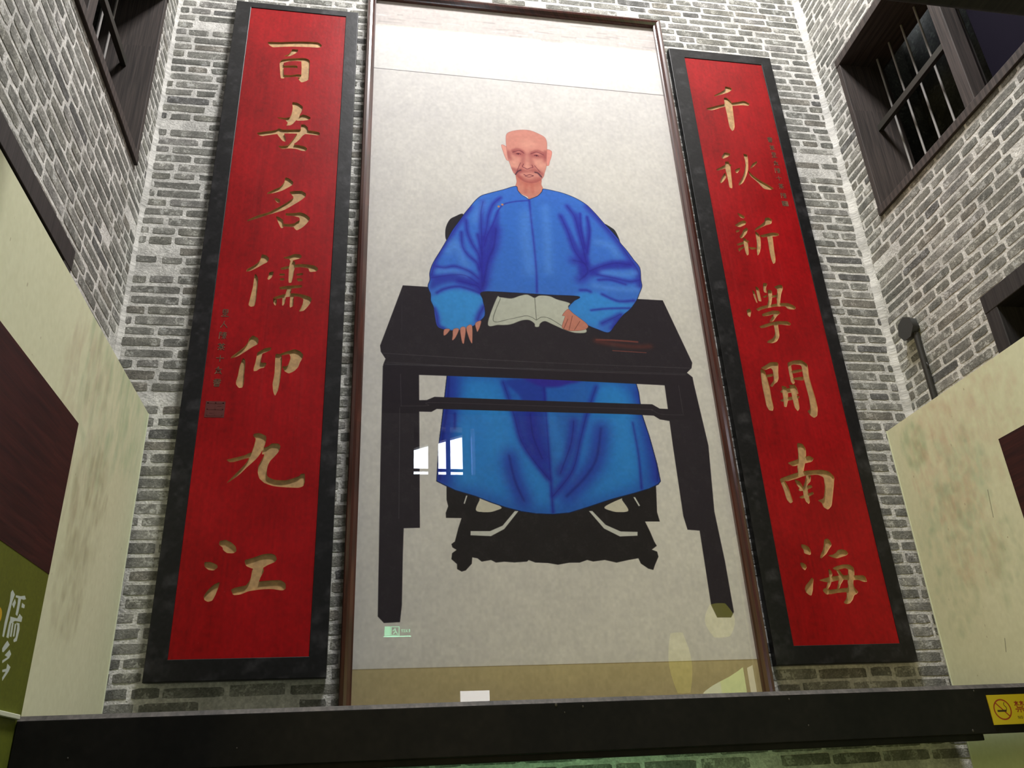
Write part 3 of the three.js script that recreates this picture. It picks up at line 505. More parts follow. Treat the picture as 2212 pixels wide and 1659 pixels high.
// a small inscription character: strokes on a 0..1 grid, raised half a millimetre
function glyph(strokes, size, wide) {
  return merged(strokes.map((s) => { const [a, b, c, d] = s.split(',').map(Number), L = Math.hypot((c - a) * wide, (d - b) * size), g = new THREE.BoxGeometry(L, 0.0042, 0.0016); g.rotateZ(Math.atan2(-(d - b) * size, (c - a) * wide)); g.translate(((a + c) / 2 - 0.5) * wide, (0.5 - (b + d) / 2) * size, 0); return uvMetres(g); }));
}
const GLYPHS = {
  li: ['.2,.05,.8,.05', '.2,.05,.2,.5', '.8,.05,.8,.5', '.2,.28,.8,.28', '.2,.5,.8,.5', '.5,.05,.5,.9', '.2,.7,.8,.7', '.02,.93,.98,.93'],
  ren: ['.5,.05,.4,.45', '.4,.45,.08,.92', '.48,.4,.92,.92'],
  chen: ['.1,.1,.1,.95', '.1,.1,.35,.1', '.35,.1,.25,.35', '.25,.35,.36,.55', '.45,.15,.98,.15', '.7,.02,.7,.98', '.5,.3,.92,.3', '.5,.3,.5,.6', '.92,.3,.92,.6', '.5,.45,.92,.45', '.5,.6,.92,.6', '.7,.62,.42,.92', '.72,.62,.98,.9'],
  mou: ['.05,.2,.95,.2', '.3,.02,.3,.45', '.7,.02,.7,.45', '.3,.32,.7,.32', '.3,.46,.7,.46', '.05,.58,.95,.58', '.5,.46,.5,.98', '.48,.6,.12,.92', '.52,.6,.9,.92'],
  shi: ['.02,.45,.98,.45', '.5,.1,.5,.92'],
  ji: ['.5,.02,.2,.4', '.1,.35,.9,.35', '.5,.1,.5,.6', '.2,.55,.8,.55', '.4,.5,.1,.95', '.6,.5,.92,.95', '.25,.8,.75,.8'],
  shu: ['.15,.12,.9,.12', '.5,.02,.5,.55', '.02,.26,.98,.26', '.15,.4,.88,.4', '.05,.54,.95,.54', '.22,.64,.78,.64', '.22,.64,.22,.96', '.78,.64,.78,.96', '.22,.8,.78,.8', '.22,.95,.78,.95'],
};
function coupletBoard(label, x0, x1, y0, y1, red, lines, seed, stains, inscription) {
  const t = thing('couplet_board', label, 'couplet board', [(x0 + x1) / 2, y0, 0.006]);
  const F = 0.044, toX = (mm) => red.x0 + mm / 1000 - (x0 + x1) / 2, toY = (mm) => red.y1 - mm / 1000 - y0;
  const face = new THREE.Shape([[red.x0, red.y0], [red.x1, red.y0], [red.x1, red.y1], [red.x0, red.y1]].map(([x, y]) => new THREE.Vector2(x - (x0 + x1) / 2, y - y0)));
  const islands = [], carved = [];
  for (const strokes of Object.values(lines)) {
    const loops = contours(strokes), outer = loops.filter((o) => o.area < 0), inner = loops.filter((o) => o.area >= 0), path = (l) => l.map((p) => new THREE.Vector2(toX(p[0]), toY(p[1])));
    const shapes = outer.map((o) => { const s = new THREE.Shape(path(o.l)); s.holes = inner.filter((i) => within(i.l[0], o.l)).map((i) => new THREE.Path(path(i.l))); return s; });
    for (const o of outer) face.holes.push(new THREE.Path(path(o.l)));
    for (const i of inner) islands.push(new THREE.Shape(path(i.l)));
    // the gilded recesses: a floor and walls for each run of joined strokes
    carved.push(outer.map((o, k) => {
      const floor = new THREE.ShapeGeometry(shapes[k], 1); floor.translate(0, 0, F - 0.0085);
      const P = [], U = [];
      for (const { l } of [o, ...inner.filter((i) => within(i.l[0], o.l))]) { const q = path(l); q.forEach((a, i) => { const b = q[(i + 1) % q.length], z1 = F - 0.0002, z2 = F - 0.0086; P.push(a.x, a.y, z1, a.x, a.y, z2, b.x, b.y, z2, a.x, a.y, z1, b.x, b.y, z2, b.x, b.y, z1); for (let m = 0; m < 6; m++) U.push(a.x, a.y); }); }
      const side = new THREE.BufferGeometry(); side.setAttribute('position', new THREE.Float32BufferAttribute(P, 3)); side.setAttribute('uv', new THREE.Float32BufferAttribute(U, 2)); side.computeVertexNormals();
      return merged([floor, side]);
    }));
  }
  const sheet = new THREE.ShapeGeometry([face, ...islands], 1); sheet.translate(0, 0, F);
  const backing = box(red.x0 - 0.02 - (x0 + x1) / 2, red.x1 + 0.02 - (x0 + x1) / 2, red.y0 - 0.02 - y0, red.y1 + 0.02 - y0, 0.004, F - 0.0095);
  const panel = merged([sheet, backing]);
  { const p = panel.attributes.position, uv = panel.attributes.uv; for (let i = 0; i < p.count; i++) uv.setXY(i, (p.getX(i) + (x1 - x0) / 2) / (x1 - x0), p.getY(i) / (y1 - y0)); }
  mesh('red_panel', panel, new THREE.MeshPhysicalMaterial({ name: 'red lacquer', map: redMap(seed, stains), roughness: 0.4, specularIntensity: 0.42, bumpMap: repeatOf(lacquerBump, 2, 8), bumpScale: 0.0004 }), t);
  for (const list of carved) {
    if (list.length === 1) { mesh('carved_character', list[0], gold, t); continue; }
    const c = new THREE.Group(); c.name = 'carved_character'; t.add(c); list.forEach((g) => mesh('carved_stroke', g, gold, c));
  }
  const rim = new THREE.Shape([[x0, y0], [x1, y0], [x1, y1], [x0, y1]].map(([x, y]) => new THREE.Vector2(x - (x0 + x1) / 2, y - y0)));
  rim.holes.push(new THREE.Path([[red.x0, red.y0], [red.x0, red.y1], [red.x1, red.y1], [red.x1, red.y0]].map(([x, y]) => new THREE.Vector2(x - (x0 + x1) / 2, y - y0))));
  const fr = new THREE.ExtrudeGeometry(rim, { depth: 0.042, bevelEnabled: true, bevelThickness: 0.003, bevelSize: 0.003, bevelOffset: -0.003, bevelSegments: 2 });
  fr.translate(0, 0, 0.003);
  mesh('frame', uvMetres(fr), blackLacquer, t);
  inscription.forEach(([name, x, y]) => { const g = glyph(GLYPHS[name], 0.048, 0.042); g.translate(toX(x), toY(y), F + 0.0004); mesh('small_character', g, wornGold, t); });
  return { t, toX, toY, F };
}
const boardWest = coupletBoard('red and black couplet board left of the portrait with a square seal low down', -0.983, -0.178, 2.093, 6.45, { x0: -0.886, x1: -0.261, y0: 2.19, y1: 6.40 }, STROKES_WEST, 61,
  [[0.45, 0.115, 0.1, 0.3], [0.45, 0.28, 0.2, 0.4], [0.5, 0.39, 0.22, 0.5], [0.3, 0.5, 0.3, 0.5], [0.6, 0.62, 0.2, 0.3]],
  [['li', 69, 2381], ['ren', 70, 2453], ['chen', 69, 2522], ['mou', 69, 2592], ['shi', 70, 2663], ['ji', 69, 2735], ['shu', 69, 2807]]);
{ // the seal at the foot of the small inscription
  const g = merged([box(0.026, 0.124, -3.008, -2.916, 0, 0.0014), box(0.034, 0.116, -2.93, -2.924, 0.0012, 0.002), box(0.034, 0.116, -2.965, -2.960, 0.0012, 0.002), box(0.034, 0.116, -3.0, -2.994, 0.0012, 0.002), box(0.034, 0.04, -3.0, -2.924, 0.0012, 0.002), box(0.073, 0.078, -3.0, -2.924, 0.0012, 0.002), box(0.11, 0.116, -3.0, -2.924, 0.0012, 0.002), box(0.05, 0.066, -2.985, -2.98, 0.0012, 0.002), box(0.085, 0.105, -2.945, -2.94, 0.0012, 0.002)]);
  g.translate(boardWest.toX(0), boardWest.toY(0), boardWest.F - 0.0004);
  mesh('seal', g, new THREE.MeshStandardMaterial({ name: 'dark seal paint', color: new THREE.Color().setRGB(0.1, 0.016, 0.012), roughness: 0.85 }), boardWest.t);
}
const boardEast = coupletBoard('red and black couplet board right of the portrait with its small writing high up', 2.053, 2.845, 2.092, 6.406, { x0: 2.166, x1: 2.764, y0: 2.186, y1: 6.327 }, STROKES_EAST, 62,
  [[0.3, 0.3, 0.2, 0.4], [0.6, 0.42, 0.1, 0.3]],
  [['shu', 527, 722], ['mou', 530, 795], ['li', 531, 860], ['ji', 531, 932], ['chen', 529, 998], ['shi', 528, 1064], ['mou', 530, 1132], ['chen', 531, 1212]]);
{ const g = merged([box(0.508, 0.552, -1.3, -1.258, 0, 0.0014), box(0.512, 0.548, -1.29, -1.286, 0.0012, 0.002), box(0.512, 0.548, -1.275, -1.271, 0.0012, 0.002), box(0.528, 0.532, -1.296, -1.262, 0.0012, 0.002)]); g.translate(boardEast.toX(0), boardEast.toY(0), boardEast.F - 0.0004); mesh('seal', g, wornGold, boardEast.t); }

// ---------- the glazed portrait ----------
const PIC = { x0: -0.075, x1: 1.985, y0: 1.955, y1: 6.62 };
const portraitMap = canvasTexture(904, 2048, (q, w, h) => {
  const S = h / 4665, X = (v) => v * S;
  const smooth = (p, close) => {
    const n = p.length, at = (i) => p[close ? (i + n) % n : Math.max(0, Math.min(n - 1, i))];
    q.moveTo(X(p[0][0]), X(p[0][1]));
    for (let i = 0; i < (close ? n : n - 1); i++) { const a = at(i - 1), b = at(i), c = at(i + 1), d = at(i + 2), k = 1 / 6; q.bezierCurveTo(X(b[0] + (c[0] - a[0]) * k), X(b[1] + (c[1] - a[1]) * k), X(c[0] - (d[0] - b[0]) * k), X(c[1] - (d[1] - b[1]) * k), X(c[0]), X(c[1])); }
  };
  const sharp = (p) => { p.forEach((v, i) => (i ? q.lineTo(X(v[0]), X(v[1])) : q.moveTo(X(v[0]), X(v[1])))); };
  const fill = (name, style, o = {}) => { q.save(); q.beginPath(); o.sharp ? sharp(pts(SHAPES[name])) : smooth(pts(SHAPES[name]), true); q.closePath(); if (o.blur) q.filter = 'blur(' + o.blur + 'px)'; q.fillStyle = style; q.fill(); if (o.line) { q.strokeStyle = o.line; q.lineWidth = o.wide ?? 1.2; q.lineJoin = 'round'; q.stroke(); } q.restore(); };
  const clip = (name, sh) => { q.save(); q.beginPath(); sh ? sharp(pts(SHAPES[name])) : smooth(pts(SHAPES[name]), true); q.closePath(); q.clip(); };
  const brush = (kinds) => { for (const [kind, wide, s] of BRUSH) if (kinds[kind]) { const [style, blur, scale] = kinds[kind]; q.save(); q.beginPath(); smooth(pts(s), false); q.strokeStyle = style; q.lineCap = 'round'; q.lineJoin = 'round'; q.lineWidth = Math.max(0.8, wide * S * (scale ?? 1)); if (blur) q.filter = 'blur(' + Math.max(0.4, blur * wide * S) + 'px)'; q.stroke(); q.restore(); } };
  // silk mount, paper
  q.fillStyle = 'rgb(206,190,146)'; q.fillRect(0, 0, w, h);
  q.fillStyle = 'rgb(226,220,208)'; q.fillRect(0, 0, w, X(300));
  q.fillStyle = 'rgb(233,229,225)'; q.fillRect(0, X(235), w, X(4492 - 235));
  q.fillStyle = 'rgb(241,239,235)'; q.fillRect(0, X(250), w, X(405));
  const r = rng(77);
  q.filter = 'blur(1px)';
  q.fillStyle = 'rgb(214,206,202)'; q.fillRect(0, 0, w, X(228));  // top frame's shadow band painted onto the sheet, grey streaks over it
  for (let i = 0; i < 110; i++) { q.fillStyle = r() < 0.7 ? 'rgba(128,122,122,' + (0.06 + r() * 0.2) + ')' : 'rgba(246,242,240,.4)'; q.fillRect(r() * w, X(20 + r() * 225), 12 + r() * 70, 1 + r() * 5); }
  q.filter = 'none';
  q.strokeStyle = 'rgba(85,82,82,0.85)'; q.lineWidth = 1.8; q.beginPath(); q.moveTo(0, X(648)); q.lineTo(w * 0.45, X(655)); q.lineTo(w, X(664)); q.stroke();
  q.strokeStyle = 'rgba(120,100,60,0.8)'; q.lineWidth = 1; q.beginPath(); q.moveTo(0, X(4492)); q.lineTo(w, X(4494)); q.stroke();
  // weave and foxing of the paper
  { const im = q.getImageData(0, 0, w, h), d = im.data; for (let y = 0; y < h; y++) for (let x = 0; x < w; x++) { const k = (tap(MID, x / 512, y / 512) - 0.5) * 14 + (tap(FINE, x / 400, y / 900) - 0.5) * 9, i = (y * w + x) * 4; d[i] += k; d[i + 1] += k; d[i + 2] += k * 0.8; } q.putImageData(im, 0, 0); }
  const ink = 'rgb(52,46,54)';
  // chair
  fill('chairL', 'rgb(52,48,54)'); fill('chairR', 'rgb(52,54,58)');
  q.fillStyle = 'rgb(38,48,62)';
  // head
  fill('earL', 'rgb(240,172,158)', { line: 'rgba(190,110,100,.7)' }); fill('earR', 'rgb(238,158,146)', { line: 'rgba(190,110,100,.7)' });
  fill('neck', 'rgb(222,146,128)', { line: 'rgba(180,95,85,.6)' });
  fill('head', 'rgb(226,156,142)', { line: 'rgba(170,110,110,.55)' });
  clip('head'); brush({ fdark: ['rgba(160,76,82,.6)', 0.3], flite: ['rgba(248,186,166,.55)', 0.35] }); q.restore();
  clip('neck'); brush({ fdark: ['rgba(190,95,85,.35)', 0.3] }); q.restore();
  brush({ fink: ['rgba(105,40,58,.85)', 0.1], hair: ['rgba(75,45,60,.85)', 0.18] });
  // footstool, chair feet and slippers
  fill('stool', 'rgb(42,38,40)', { sharp: true });
  for (const a of ['soleA', 'soleB']) fill(a, 'rgb(228,222,206)');
  for (const a of ['arcA', 'arcB', 'wA', 'wB']) fill(a, 'rgb(226,226,222)', { sharp: true });
  for (const [x, y, k] of PUPILS) { q.fillStyle = 'rgba(70,30,42,.9)'; q.beginPath(); q.ellipse(X(x), X(y), 2.6 * k, 1.9 * k, 0, 0, 7); q.fill(); }
  // lower robe, then table, then upper robe
  const robe = (name, base, dark, lite) => { fill(name, base, { line: 'rgb(30,40,80)', wide: 1.6, sharp: name === 'skirt' }); };
  robe('skirt', 'rgb(46,108,206)');
  clip('skirt', true);
  fill('kneeL', 'rgb(52,142,230)', { blur: 12 }); fill('kneeR', 'rgb(52,142,230)', { blur: 12 });
  fill('midfold', 'rgb(44,72,180)', { blur: 3 }); fill('midfold2', 'rgb(50,112,205)', { blur: 5 });
  brush({ dark: ['rgba(44,44,168,.75)', 0.38], lite: ['rgba(62,158,240,.55)', 0.45] });
  brush({ dark: ['rgba(32,34,120,.5)', 0.05, 0.14] });
  fill('crotch', 'rgb(58,50,170)', { blur: 3 });
  q.restore();
  fill('skirt', 'rgba(0,0,0,0)', { line: 'rgb(28,40,80)', wide: 1.8, sharp: true });
  // table
  for (const a of ['legL', 'legR', 'rail', 'apron', 'tabletop']) fill(a, ink, { sharp: true });
  q.save(); q.beginPath(); sharp(pts(SHAPES.tabletop)); q.closePath(); q.clip(); brush({ brown: ['rgba(150,80,72,.9)', 0.2], brown2: ['rgba(112,58,52,.75)', 0.35] }); q.restore();
  brush({ line: ['rgba(120,112,118,.55)', 0.1, 0.6] });
  // upper robe
  robe('robe', 'rgb(70,126,226)');
  clip('robe');
  fill('chest', 'rgb(66,124,222)', { blur: 14 });
  for (const a of ['shadeL', 'shadeR', 'shadeE', 'shadeF']) fill(a, 'rgba(52,46,170,.62)', { blur: 5 });
  fill('cuffL', 'rgb(68,160,238)', { blur: 5 }); fill('cuffR', 'rgb(66,152,236)', { blur: 6 });
  brush({ dark: ['rgba(54,52,178,.72)', 0.32], lite: ['rgba(104,164,246,.6)', 0.42] });
  brush({ dark: ['rgba(40,40,140,.42)', 0.05, 0.16] });
  q.restore();
  // book, hands
  fill('book', 'rgb(206,208,196)', { line: 'rgb(120,120,110)', wide: 1 });
  brush({ ink: ['rgba(70,74,66,.9)', 0.05, 0.7] });
  for (const a of ['f1', 'f2', 'f3', 'f4', 'f5']) fill(a, 'rgb(222,150,132)', { line: 'rgba(110,60,50,.7)', wide: 0.8 });
  fill('handR', 'rgb(214,140,122)', { line: 'rgba(110,60,50,.8)', wide: 0.9 });
  brush({ ink2: ['rgba(90,45,40,.9)', 0.05, 0.8] });
  // toggle button on the shoulder
  for (const [x, y] of BUTTONS) { q.fillStyle = 'rgb(205,150,120)'; q.beginPath(); q.arc(X(x), X(y), 3.4, 0, 7); q.fill(); }
  // finish: brush grain over the colours
  { const im = q.getImageData(0, 0, w, h), d = im.data; for (let y = 0; y < h; y++) for (let x = 0; x < w; x++) { const k = 1 + (tap(FINE2, x / 512, y / 512) - 0.5) * 0.07, i = (y * w + x) * 4; d[i] *= k; d[i + 1] *= k; d[i + 2] *= k; } q.putImageData(im, 0, 0); }
});
{
  const t = thing('framed_portrait', 'tall glazed portrait of a seated man in a blue robe at a black table', 'painting', [0.953, 1.955, 0.006]);
  const cx = 0.953, cy = 1.955, pl = new THREE.BoxGeometry(PIC.x1 - PIC.x0, PIC.y1 - PIC.y0, 0.012);
  pl.translate((PIC.x0 + PIC.x1) / 2 - cx, (PIC.y1 - PIC.y0) / 2, 0.018);
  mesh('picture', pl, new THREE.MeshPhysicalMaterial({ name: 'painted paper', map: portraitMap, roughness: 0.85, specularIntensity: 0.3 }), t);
  mesh('glass_pane', box(PIC.x0 + 0.002 - cx, PIC.x1 - 0.002 - cx, 0.004, PIC.y1 - PIC.y0 - 0.004, 0.040, 0.0415), glass, t);
  // mitred frame members from one moulding profile
  const o = { x0: -0.118, x1: 2.022, y0: 1.905, y1: 6.676 }, wide = 0.058;
  const prof = [[0, 0], [0, 0.05], [0.006, 0.06], [0.022, 0.066], [0.036, 0.062], [0.05, 0.05], [wide, 0.046], [wide, 0]];
  const member = (a, b, inA, inB) => {                               // a, b: outer corners; inA, inB: towards the opening
    const P = [], U = [], at = (p, q, [s, z]) => [p[0] + q[0] * s - cx, p[1] + q[1] * s - cy, z];
    for (let i = 0; i < prof.length; i++) { const j = (i + 1) % prof.length, A = at(a, inA, prof[i]), B = at(b, inB, prof[i]), C = at(b, inB, prof[j]), D = at(a, inA, prof[j]); P.push(...A, ...B, ...C, ...A, ...C, ...D); for (const v of [A, B, C, A, C, D]) U.push(v[0] + v[2], v[1]); }
    const g = new THREE.BufferGeometry(); g.setAttribute('position', new THREE.Float32BufferAttribute(P, 3)); g.setAttribute('uv', new THREE.Float32BufferAttribute(U, 2)); g.computeVertexNormals(); return g;
  };
  const c = { bl: [o.x0, o.y0], br: [o.x1, o.y0], tr: [o.x1, o.y1], tl: [o.x0, o.y1] };
  mesh('frame_member', member(c.br, c.tr, [-1, 1], [-1, -1]), frameWood, t);
  mesh('frame_member', member(c.tl, c.bl, [1, -1], [1, 1]), frameWood, t);
  mesh('frame_member', member(c.tr, c.tl, [-1, -1], [1, -1]), frameWood, t);
  mesh('frame_member', member(c.bl, c.br, [1, 1], [-1, 1]), frameWood, t);
}

// ---------- exhibition panels along both sides ----------
const creamMap = (seed, blots) => canvasTexture(1024, 1280, (q, w, h) => {
  const r = rng(seed), im = q.createImageData(w, h);
  for (let y = 0; y < h; y++) for (let x = 0; x < w; x++) { const a = tap(CLOUD, x / w, y / h), b = tap(FINE2, x / 512, y / 512), k = (a - 0.5) * 18 + (b - 0.5) * 10, i = (y * w + x) * 4; im.data[i] = 230 + k; im.data[i + 1] = 231 + k; im.data[i + 2] = 194 + k * 1.2; im.data[i + 3] = 255; }
  q.putImageData(im, 0, 0);
  for (const [cx, cy, rad, n, col, len] of blots) for (let i = 0; i < n; i++) {           // washed foliage print
    const a = r() * 6.283, d = Math.sqrt(r()) * rad, x = (cx + Math.cos(a) * d) * w, y = (cy + Math.sin(a) * d * 0.8) * h;
const rx = 5 + r() * 14, ry = (5 + r() * 16) * len, al = 0.02 + r() * 0.07, gr = q.createRadialGradient(0, 0, 0, 0, 0, 1); gr.addColorStop(0, 'rgba(' + col + ',' + al.toFixed(3) + ')'); gr.addColorStop(0.55, 'rgba(' + col + ',' + (al * 0.7).toFixed(3) + ')'); gr.addColorStop(1, 'rgba(' + col + ',0)');
    q.save(); q.translate(x, y); q.rotate(r() * 0.5 - 0.25); q.scale(rx, ry); q.fillStyle = gr; q.fillRect(-1, -1, 2, 2); q.restore();
  }
  q.filter = 'none';
  for (let i = 0; i < 70; i++) { q.fillStyle = 'rgba(120,105,60,' + (0.1 + r() * 0.3) + ')'; q.fillRect(r() * w, r() * h, 1 + r() * 2, 1 + r() * 4); }
  q.strokeStyle = 'rgba(90,90,60,.7)'; q.lineWidth = 1.6;
  for (const [x, y, l] of [[0.30, 0.39, 0.05], [0.34, 0.36, 0.02], [0.21, 0.37, 0.018], [0.29, 0.17, 0.04]]) { q.beginPath(); q.moveTo(x * w, y * h); q.lineTo((x - 0.008) * w, (y + l) * h); q.stroke(); }
});
const oliveMap = (written) => canvasTexture(1024, 2048, (q, w, h) => {               // 1.2 m wide from the near edge, 2.36 m tall
  const im = q.createImageData(w, h);
  for (let y = 0; y < h; y++) for (let x = 0; x < w; x++) { const a = tap(CLOUD, x / w, y / h), b = tap(FINE, x / 512, y / 512), k = (a - 0.5) * 22 + (b - 0.5) * 14, i = (y * w + x) * 4; im.data[i] = 98 + k; im.data[i + 1] = 106 + k; im.data[i + 2] = 22 + k * 0.4; im.data[i + 3] = 255; }
  q.putImageData(im, 0, 0);
  if (!written) return;
  q.fillStyle = 'rgb(205,215,205)';
  for (const s of OLIVE_TEXT) { q.beginPath(); pts(s).forEach(([z, y], i) => { const x = (1 - (z / 1000 - 0.985) / 1.265) * w, yy = (1 - y / 2360) * h; i ? q.lineTo(x, yy) : q.moveTo(x, yy); }); q.closePath(); q.fill(); }
  q.fillStyle = 'rgb(214,170,40)'; q.beginPath(); q.arc((1 - 0.35 / 1.265) * w, (1 - 2.15 / 2.36) * h, 22, 0, 7); q.fill();
});
const brownBoard = new THREE.MeshStandardMaterial({ name: 'dark red brown board', color: new THREE.Color().setRGB(0.12, 0.028, 0.02), map: (() => { const t = repeatOf(woodGrain, 1.6, 0.8); t.rotation = Math.PI / 2; return t; })(), roughness: 0.55 });
const trimMat = new THREE.MeshStandardMaterial({ name: 'pale acrylic trim', color: new THREE.Color().setRGB(0.74, 0.78, 0.6), roughness: 0.4 });
function exhibitPanel(label, x, inward, z0, zb, y1, yb0, yb1, map) {
  const t = thing('exhibit_panel', label, 'exhibition panel', [x, 0, (z0 + 2.3) / 2]), zc = (z0 + 2.3) / 2;
  const bx = (a, b, ya, yb, za, zz, r) => box(Math.min(a * inward, b * inward), Math.max(a * inward, b * inward), ya, yb, za - zc, zz - zc, r);
  const board = bx(-0.03, 0, 0, y1, z0, 2.3);
  { const p = board.attributes.position, uv = board.attributes.uv; for (let i = 0; i < p.count; i++) { const u = (p.getZ(i) + zc - z0) / (2.3 - z0); uv.setXY(i, inward > 0 ? 1 - u : u, p.getY(i) / y1); } }
  mesh('panel_board', board, new THREE.MeshStandardMaterial({ name: 'cream printed board', map, roughness: 0.6 }), t);
  mesh('brown_board', bx(0, 0.008, yb0, yb1, zb, 2.25), brownBoard, t);
  const ol = bx(0, 0.007, 0, yb0, zb, 2.25);
  { const p = ol.attributes.position, uv = ol.attributes.uv; for (let i = 0; i < p.count; i++) { const u = (p.getZ(i) + zc - zb) / (2.25 - zb); uv.setXY(i, inward > 0 ? 1 - u : u, p.getY(i) / yb0); } }
  mesh('olive_board', ol, new THREE.MeshStandardMaterial({ name: 'olive printed board', map: oliveMap(inward > 0), roughness: 0.6 }), t);
  mesh('edge_trim', bx(-0.031, 0.003, 0, y1 + 0.001, z0 - 0.004, z0 + 0.003), trimMat, t);
  mesh('rail_strip', bx(0.006, 0.02, 1.872, 1.888, zb + 0.04, 2.25, 0.003), trimMat, t);
  return t;
}
exhibitPanel('tall cream exhibition panel on the left, with brown and olive boards and white writing', -1.137, 1, 0.036, 0.985, 3.41, 2.362, 2.95, creamMap(91, [[0.72, 0.05, 0.16, 260, '110,150,100', 2.2], [0.9, 0.02, 0.12, 160, '120,165,110', 2.4], [0.6, 0.12, 0.14, 160, '150,120,90', 2.4], [0.72, 0.2, 0.1, 220, '125,110,65', 1.6], [0.7, 0.3, 0.08, 120, '125,110,65', 1.5]]));
exhibitPanel('tall cream exhibition panel on the right, printed with faint green and pink foliage', 2.972, -1, 0.1, 0.912, 3.374, 2.2, 2.995, creamMap(92, [[0.09, 0.05, 0.05, 110, '110,150,100', 1.2], [0.17, 0.1, 0.12, 240, '185,130,105', 1.3], [0.22, 0.13, 0.1, 170, '110,155,115', 1.2], [0.12, 0.2, 0.1, 200, '110,155,115', 1.2], [0.2, 0.22, 0.1, 220, '180,130,100', 1.3], [0.32, 0.05, 0.14, 240, '190,140,115', 1.4], [0.28, 0.27, 0.08, 90, '120,150,105', 1.2], [0.1, 0.3, 0.07, 80, '120,150,105', 1.1]]));

// ---------- the black beam across the front, its shelf and the no-smoking plate ----------
{
  const x0 = -1.127, x1 = 2.963, xc = (x0 + x1) / 2, t = thing('timber_beam', 'long black timber beam running across the bottom of the view in front of the portrait', 'beam', [xc, 1.69, 1.0]);
  const b = (a, c, ya, yb, za, zb, r) => box(a - xc, c - xc, ya - 1.69, yb - 1.69, za - 1.0, zb - 1.0, r);
  mesh('fascia', b(x0, x1, 1.702, 1.868, 0.985, 1.022, 0.003), blackWood, t);
  const edge = new THREE.Shape([[0, 0], [0.037, 0], [0.022, 0.016], [0, 0.018]].map(([x, y]) => new THREE.Vector2(x, y)));
  const trim = new THREE.ExtrudeGeometry(edge, { depth: x1 - x0, bevelEnabled: false }); trim.rotateY(-Math.PI / 2); trim.translate(x1 - xc, 1.868 - 1.69, 0.985 - 1.0);
  mesh('worn_top_edge', uvMetres(trim), dustyEdge, t);
  mesh('batten', b(x0, 2.41, 1.68, 1.72, 0.935, 0.984, 0.003), blackWood, t);
  mesh('shelf', b(x0 + 0.02, x1 - 0.02, 1.815, 1.84, 0.02, 0.984), blackWood, t);
  const chip = (x, y, s) => { const g = new THREE.IcosahedronGeometry(s, 1); g.scale(1, 1.4, 0.3); g.translate(x - xc, y - 1.69, 0.0224); mesh('paint_chip', g, dustyEdge, t); };
  for (const [x, y, s] of [[0.69, 1.862, 0.005], [0.79, 1.853, 0.003], [-0.95, 1.75, 0.0025], [-0.42, 1.76, 0.002], [2.34, 1.715, 0.004], [1.66, 1.758, 0.0025], [0.72, 1.835, 0.002], [2.39, 1.86, 0.003], [1.6, 1.853, 0.003]]) chip(x, y, s);
}
{
  const map = canvasTexture(512, 176, (q, w, h) => {
    q.fillStyle = 'rgb(216,192,28)'; q.fillRect(0, 0, w, h);
    q.strokeStyle = 'rgb(160,52,24)'; q.lineWidth = 8; q.beginPath(); q.arc(86, 88, 58, 0, 7); q.stroke();
    q.lineWidth = 7; q.beginPath(); q.moveTo(46, 47); q.lineTo(126, 129); q.stroke();
    q.strokeStyle = 'rgb(60,40,20)'; q.lineWidth = 11; q.beginPath(); q.moveTo(48, 96); q.lineTo(112, 96); q.stroke();
    q.lineWidth = 4; q.beginPath(); q.moveTo(112, 92); q.quadraticCurveTo(122, 78, 108, 68); q.quadraticCurveTo(98, 58, 110, 46); q.stroke();
    q.strokeStyle = 'rgb(150,44,24)'; q.lineWidth = 6;
    const line = (x, ...s) => { for (const t of s) { const [a, b, c, d] = t.split(',').map(Number); q.beginPath(); q.moveTo(x + a * 74, 40 + b * 70); q.lineTo(x + c * 74, 40 + d * 70); q.stroke(); } };
    line(176, '.05,.12,.45,.12', '.25,0,.25,.5', '.24,.15,.05,.42', '.27,.15,.45,.4', '.55,.12,.95,.12', '.75,0,.75,.5', '.74,.15,.55,.42', '.77,.15,.95,.4', '.2,.56,.8,.56', '.02,.7,.98,.7', '.5,.7,.5,1', '.3,.78,.15,.95', '.7,.78,.85,.95');
    line(258, '.5,.05,.5,.95', '.5,.45,.85,.45', '.22,.4,.22,.95', '.02,.95,.98,.95');
    line(340, '.05,.2,.05,.75', '.05,.2,.35,.2', '.35,.2,.35,.75', '.05,.7,.35,.7', '.45,.1,.95,.1', '.65,.1,.6,.5', '.6,.5,.42,.95', '.9,.1,.8,.45', '.8,.45,.95,.45', '.9,.45,.5,.95', '.65,.5,.98,.95');
    line(422, '.2,.05,.2,.55', '.08,.25,.03,.45', '.34,.2,.4,.4', '.2,.5,.02,.95', '.2,.55,.4,.9', '.48,.08,.48,.95', '.48,.08,.96,.08', '.96,.08,.96,.95', '.48,.92,.96,.92', '.56,.35,.88,.35', '.72,.2,.72,.4', '.72,.4,.58,.75', '.72,.4,.86,.75');
    q.fillStyle = 'rgb(96,70,22)'; q.font = 'bold 24px sans-serif'; q.fillText('NO SMOKING', 178, 146);
  });
  const g = new THREE.BoxGeometry(0.32, 0.11, 0.004), m = mesh('no_smoking_sign', g, new THREE.MeshStandardMaterial({ name: 'yellow plastic plate', map, roughness: 0.45 }));
  m.position.set(2.597, 1.787, 1.0245); m.userData = { label: 'small yellow no smoking plate on the right end of the black beam', category: 'sign' };
}

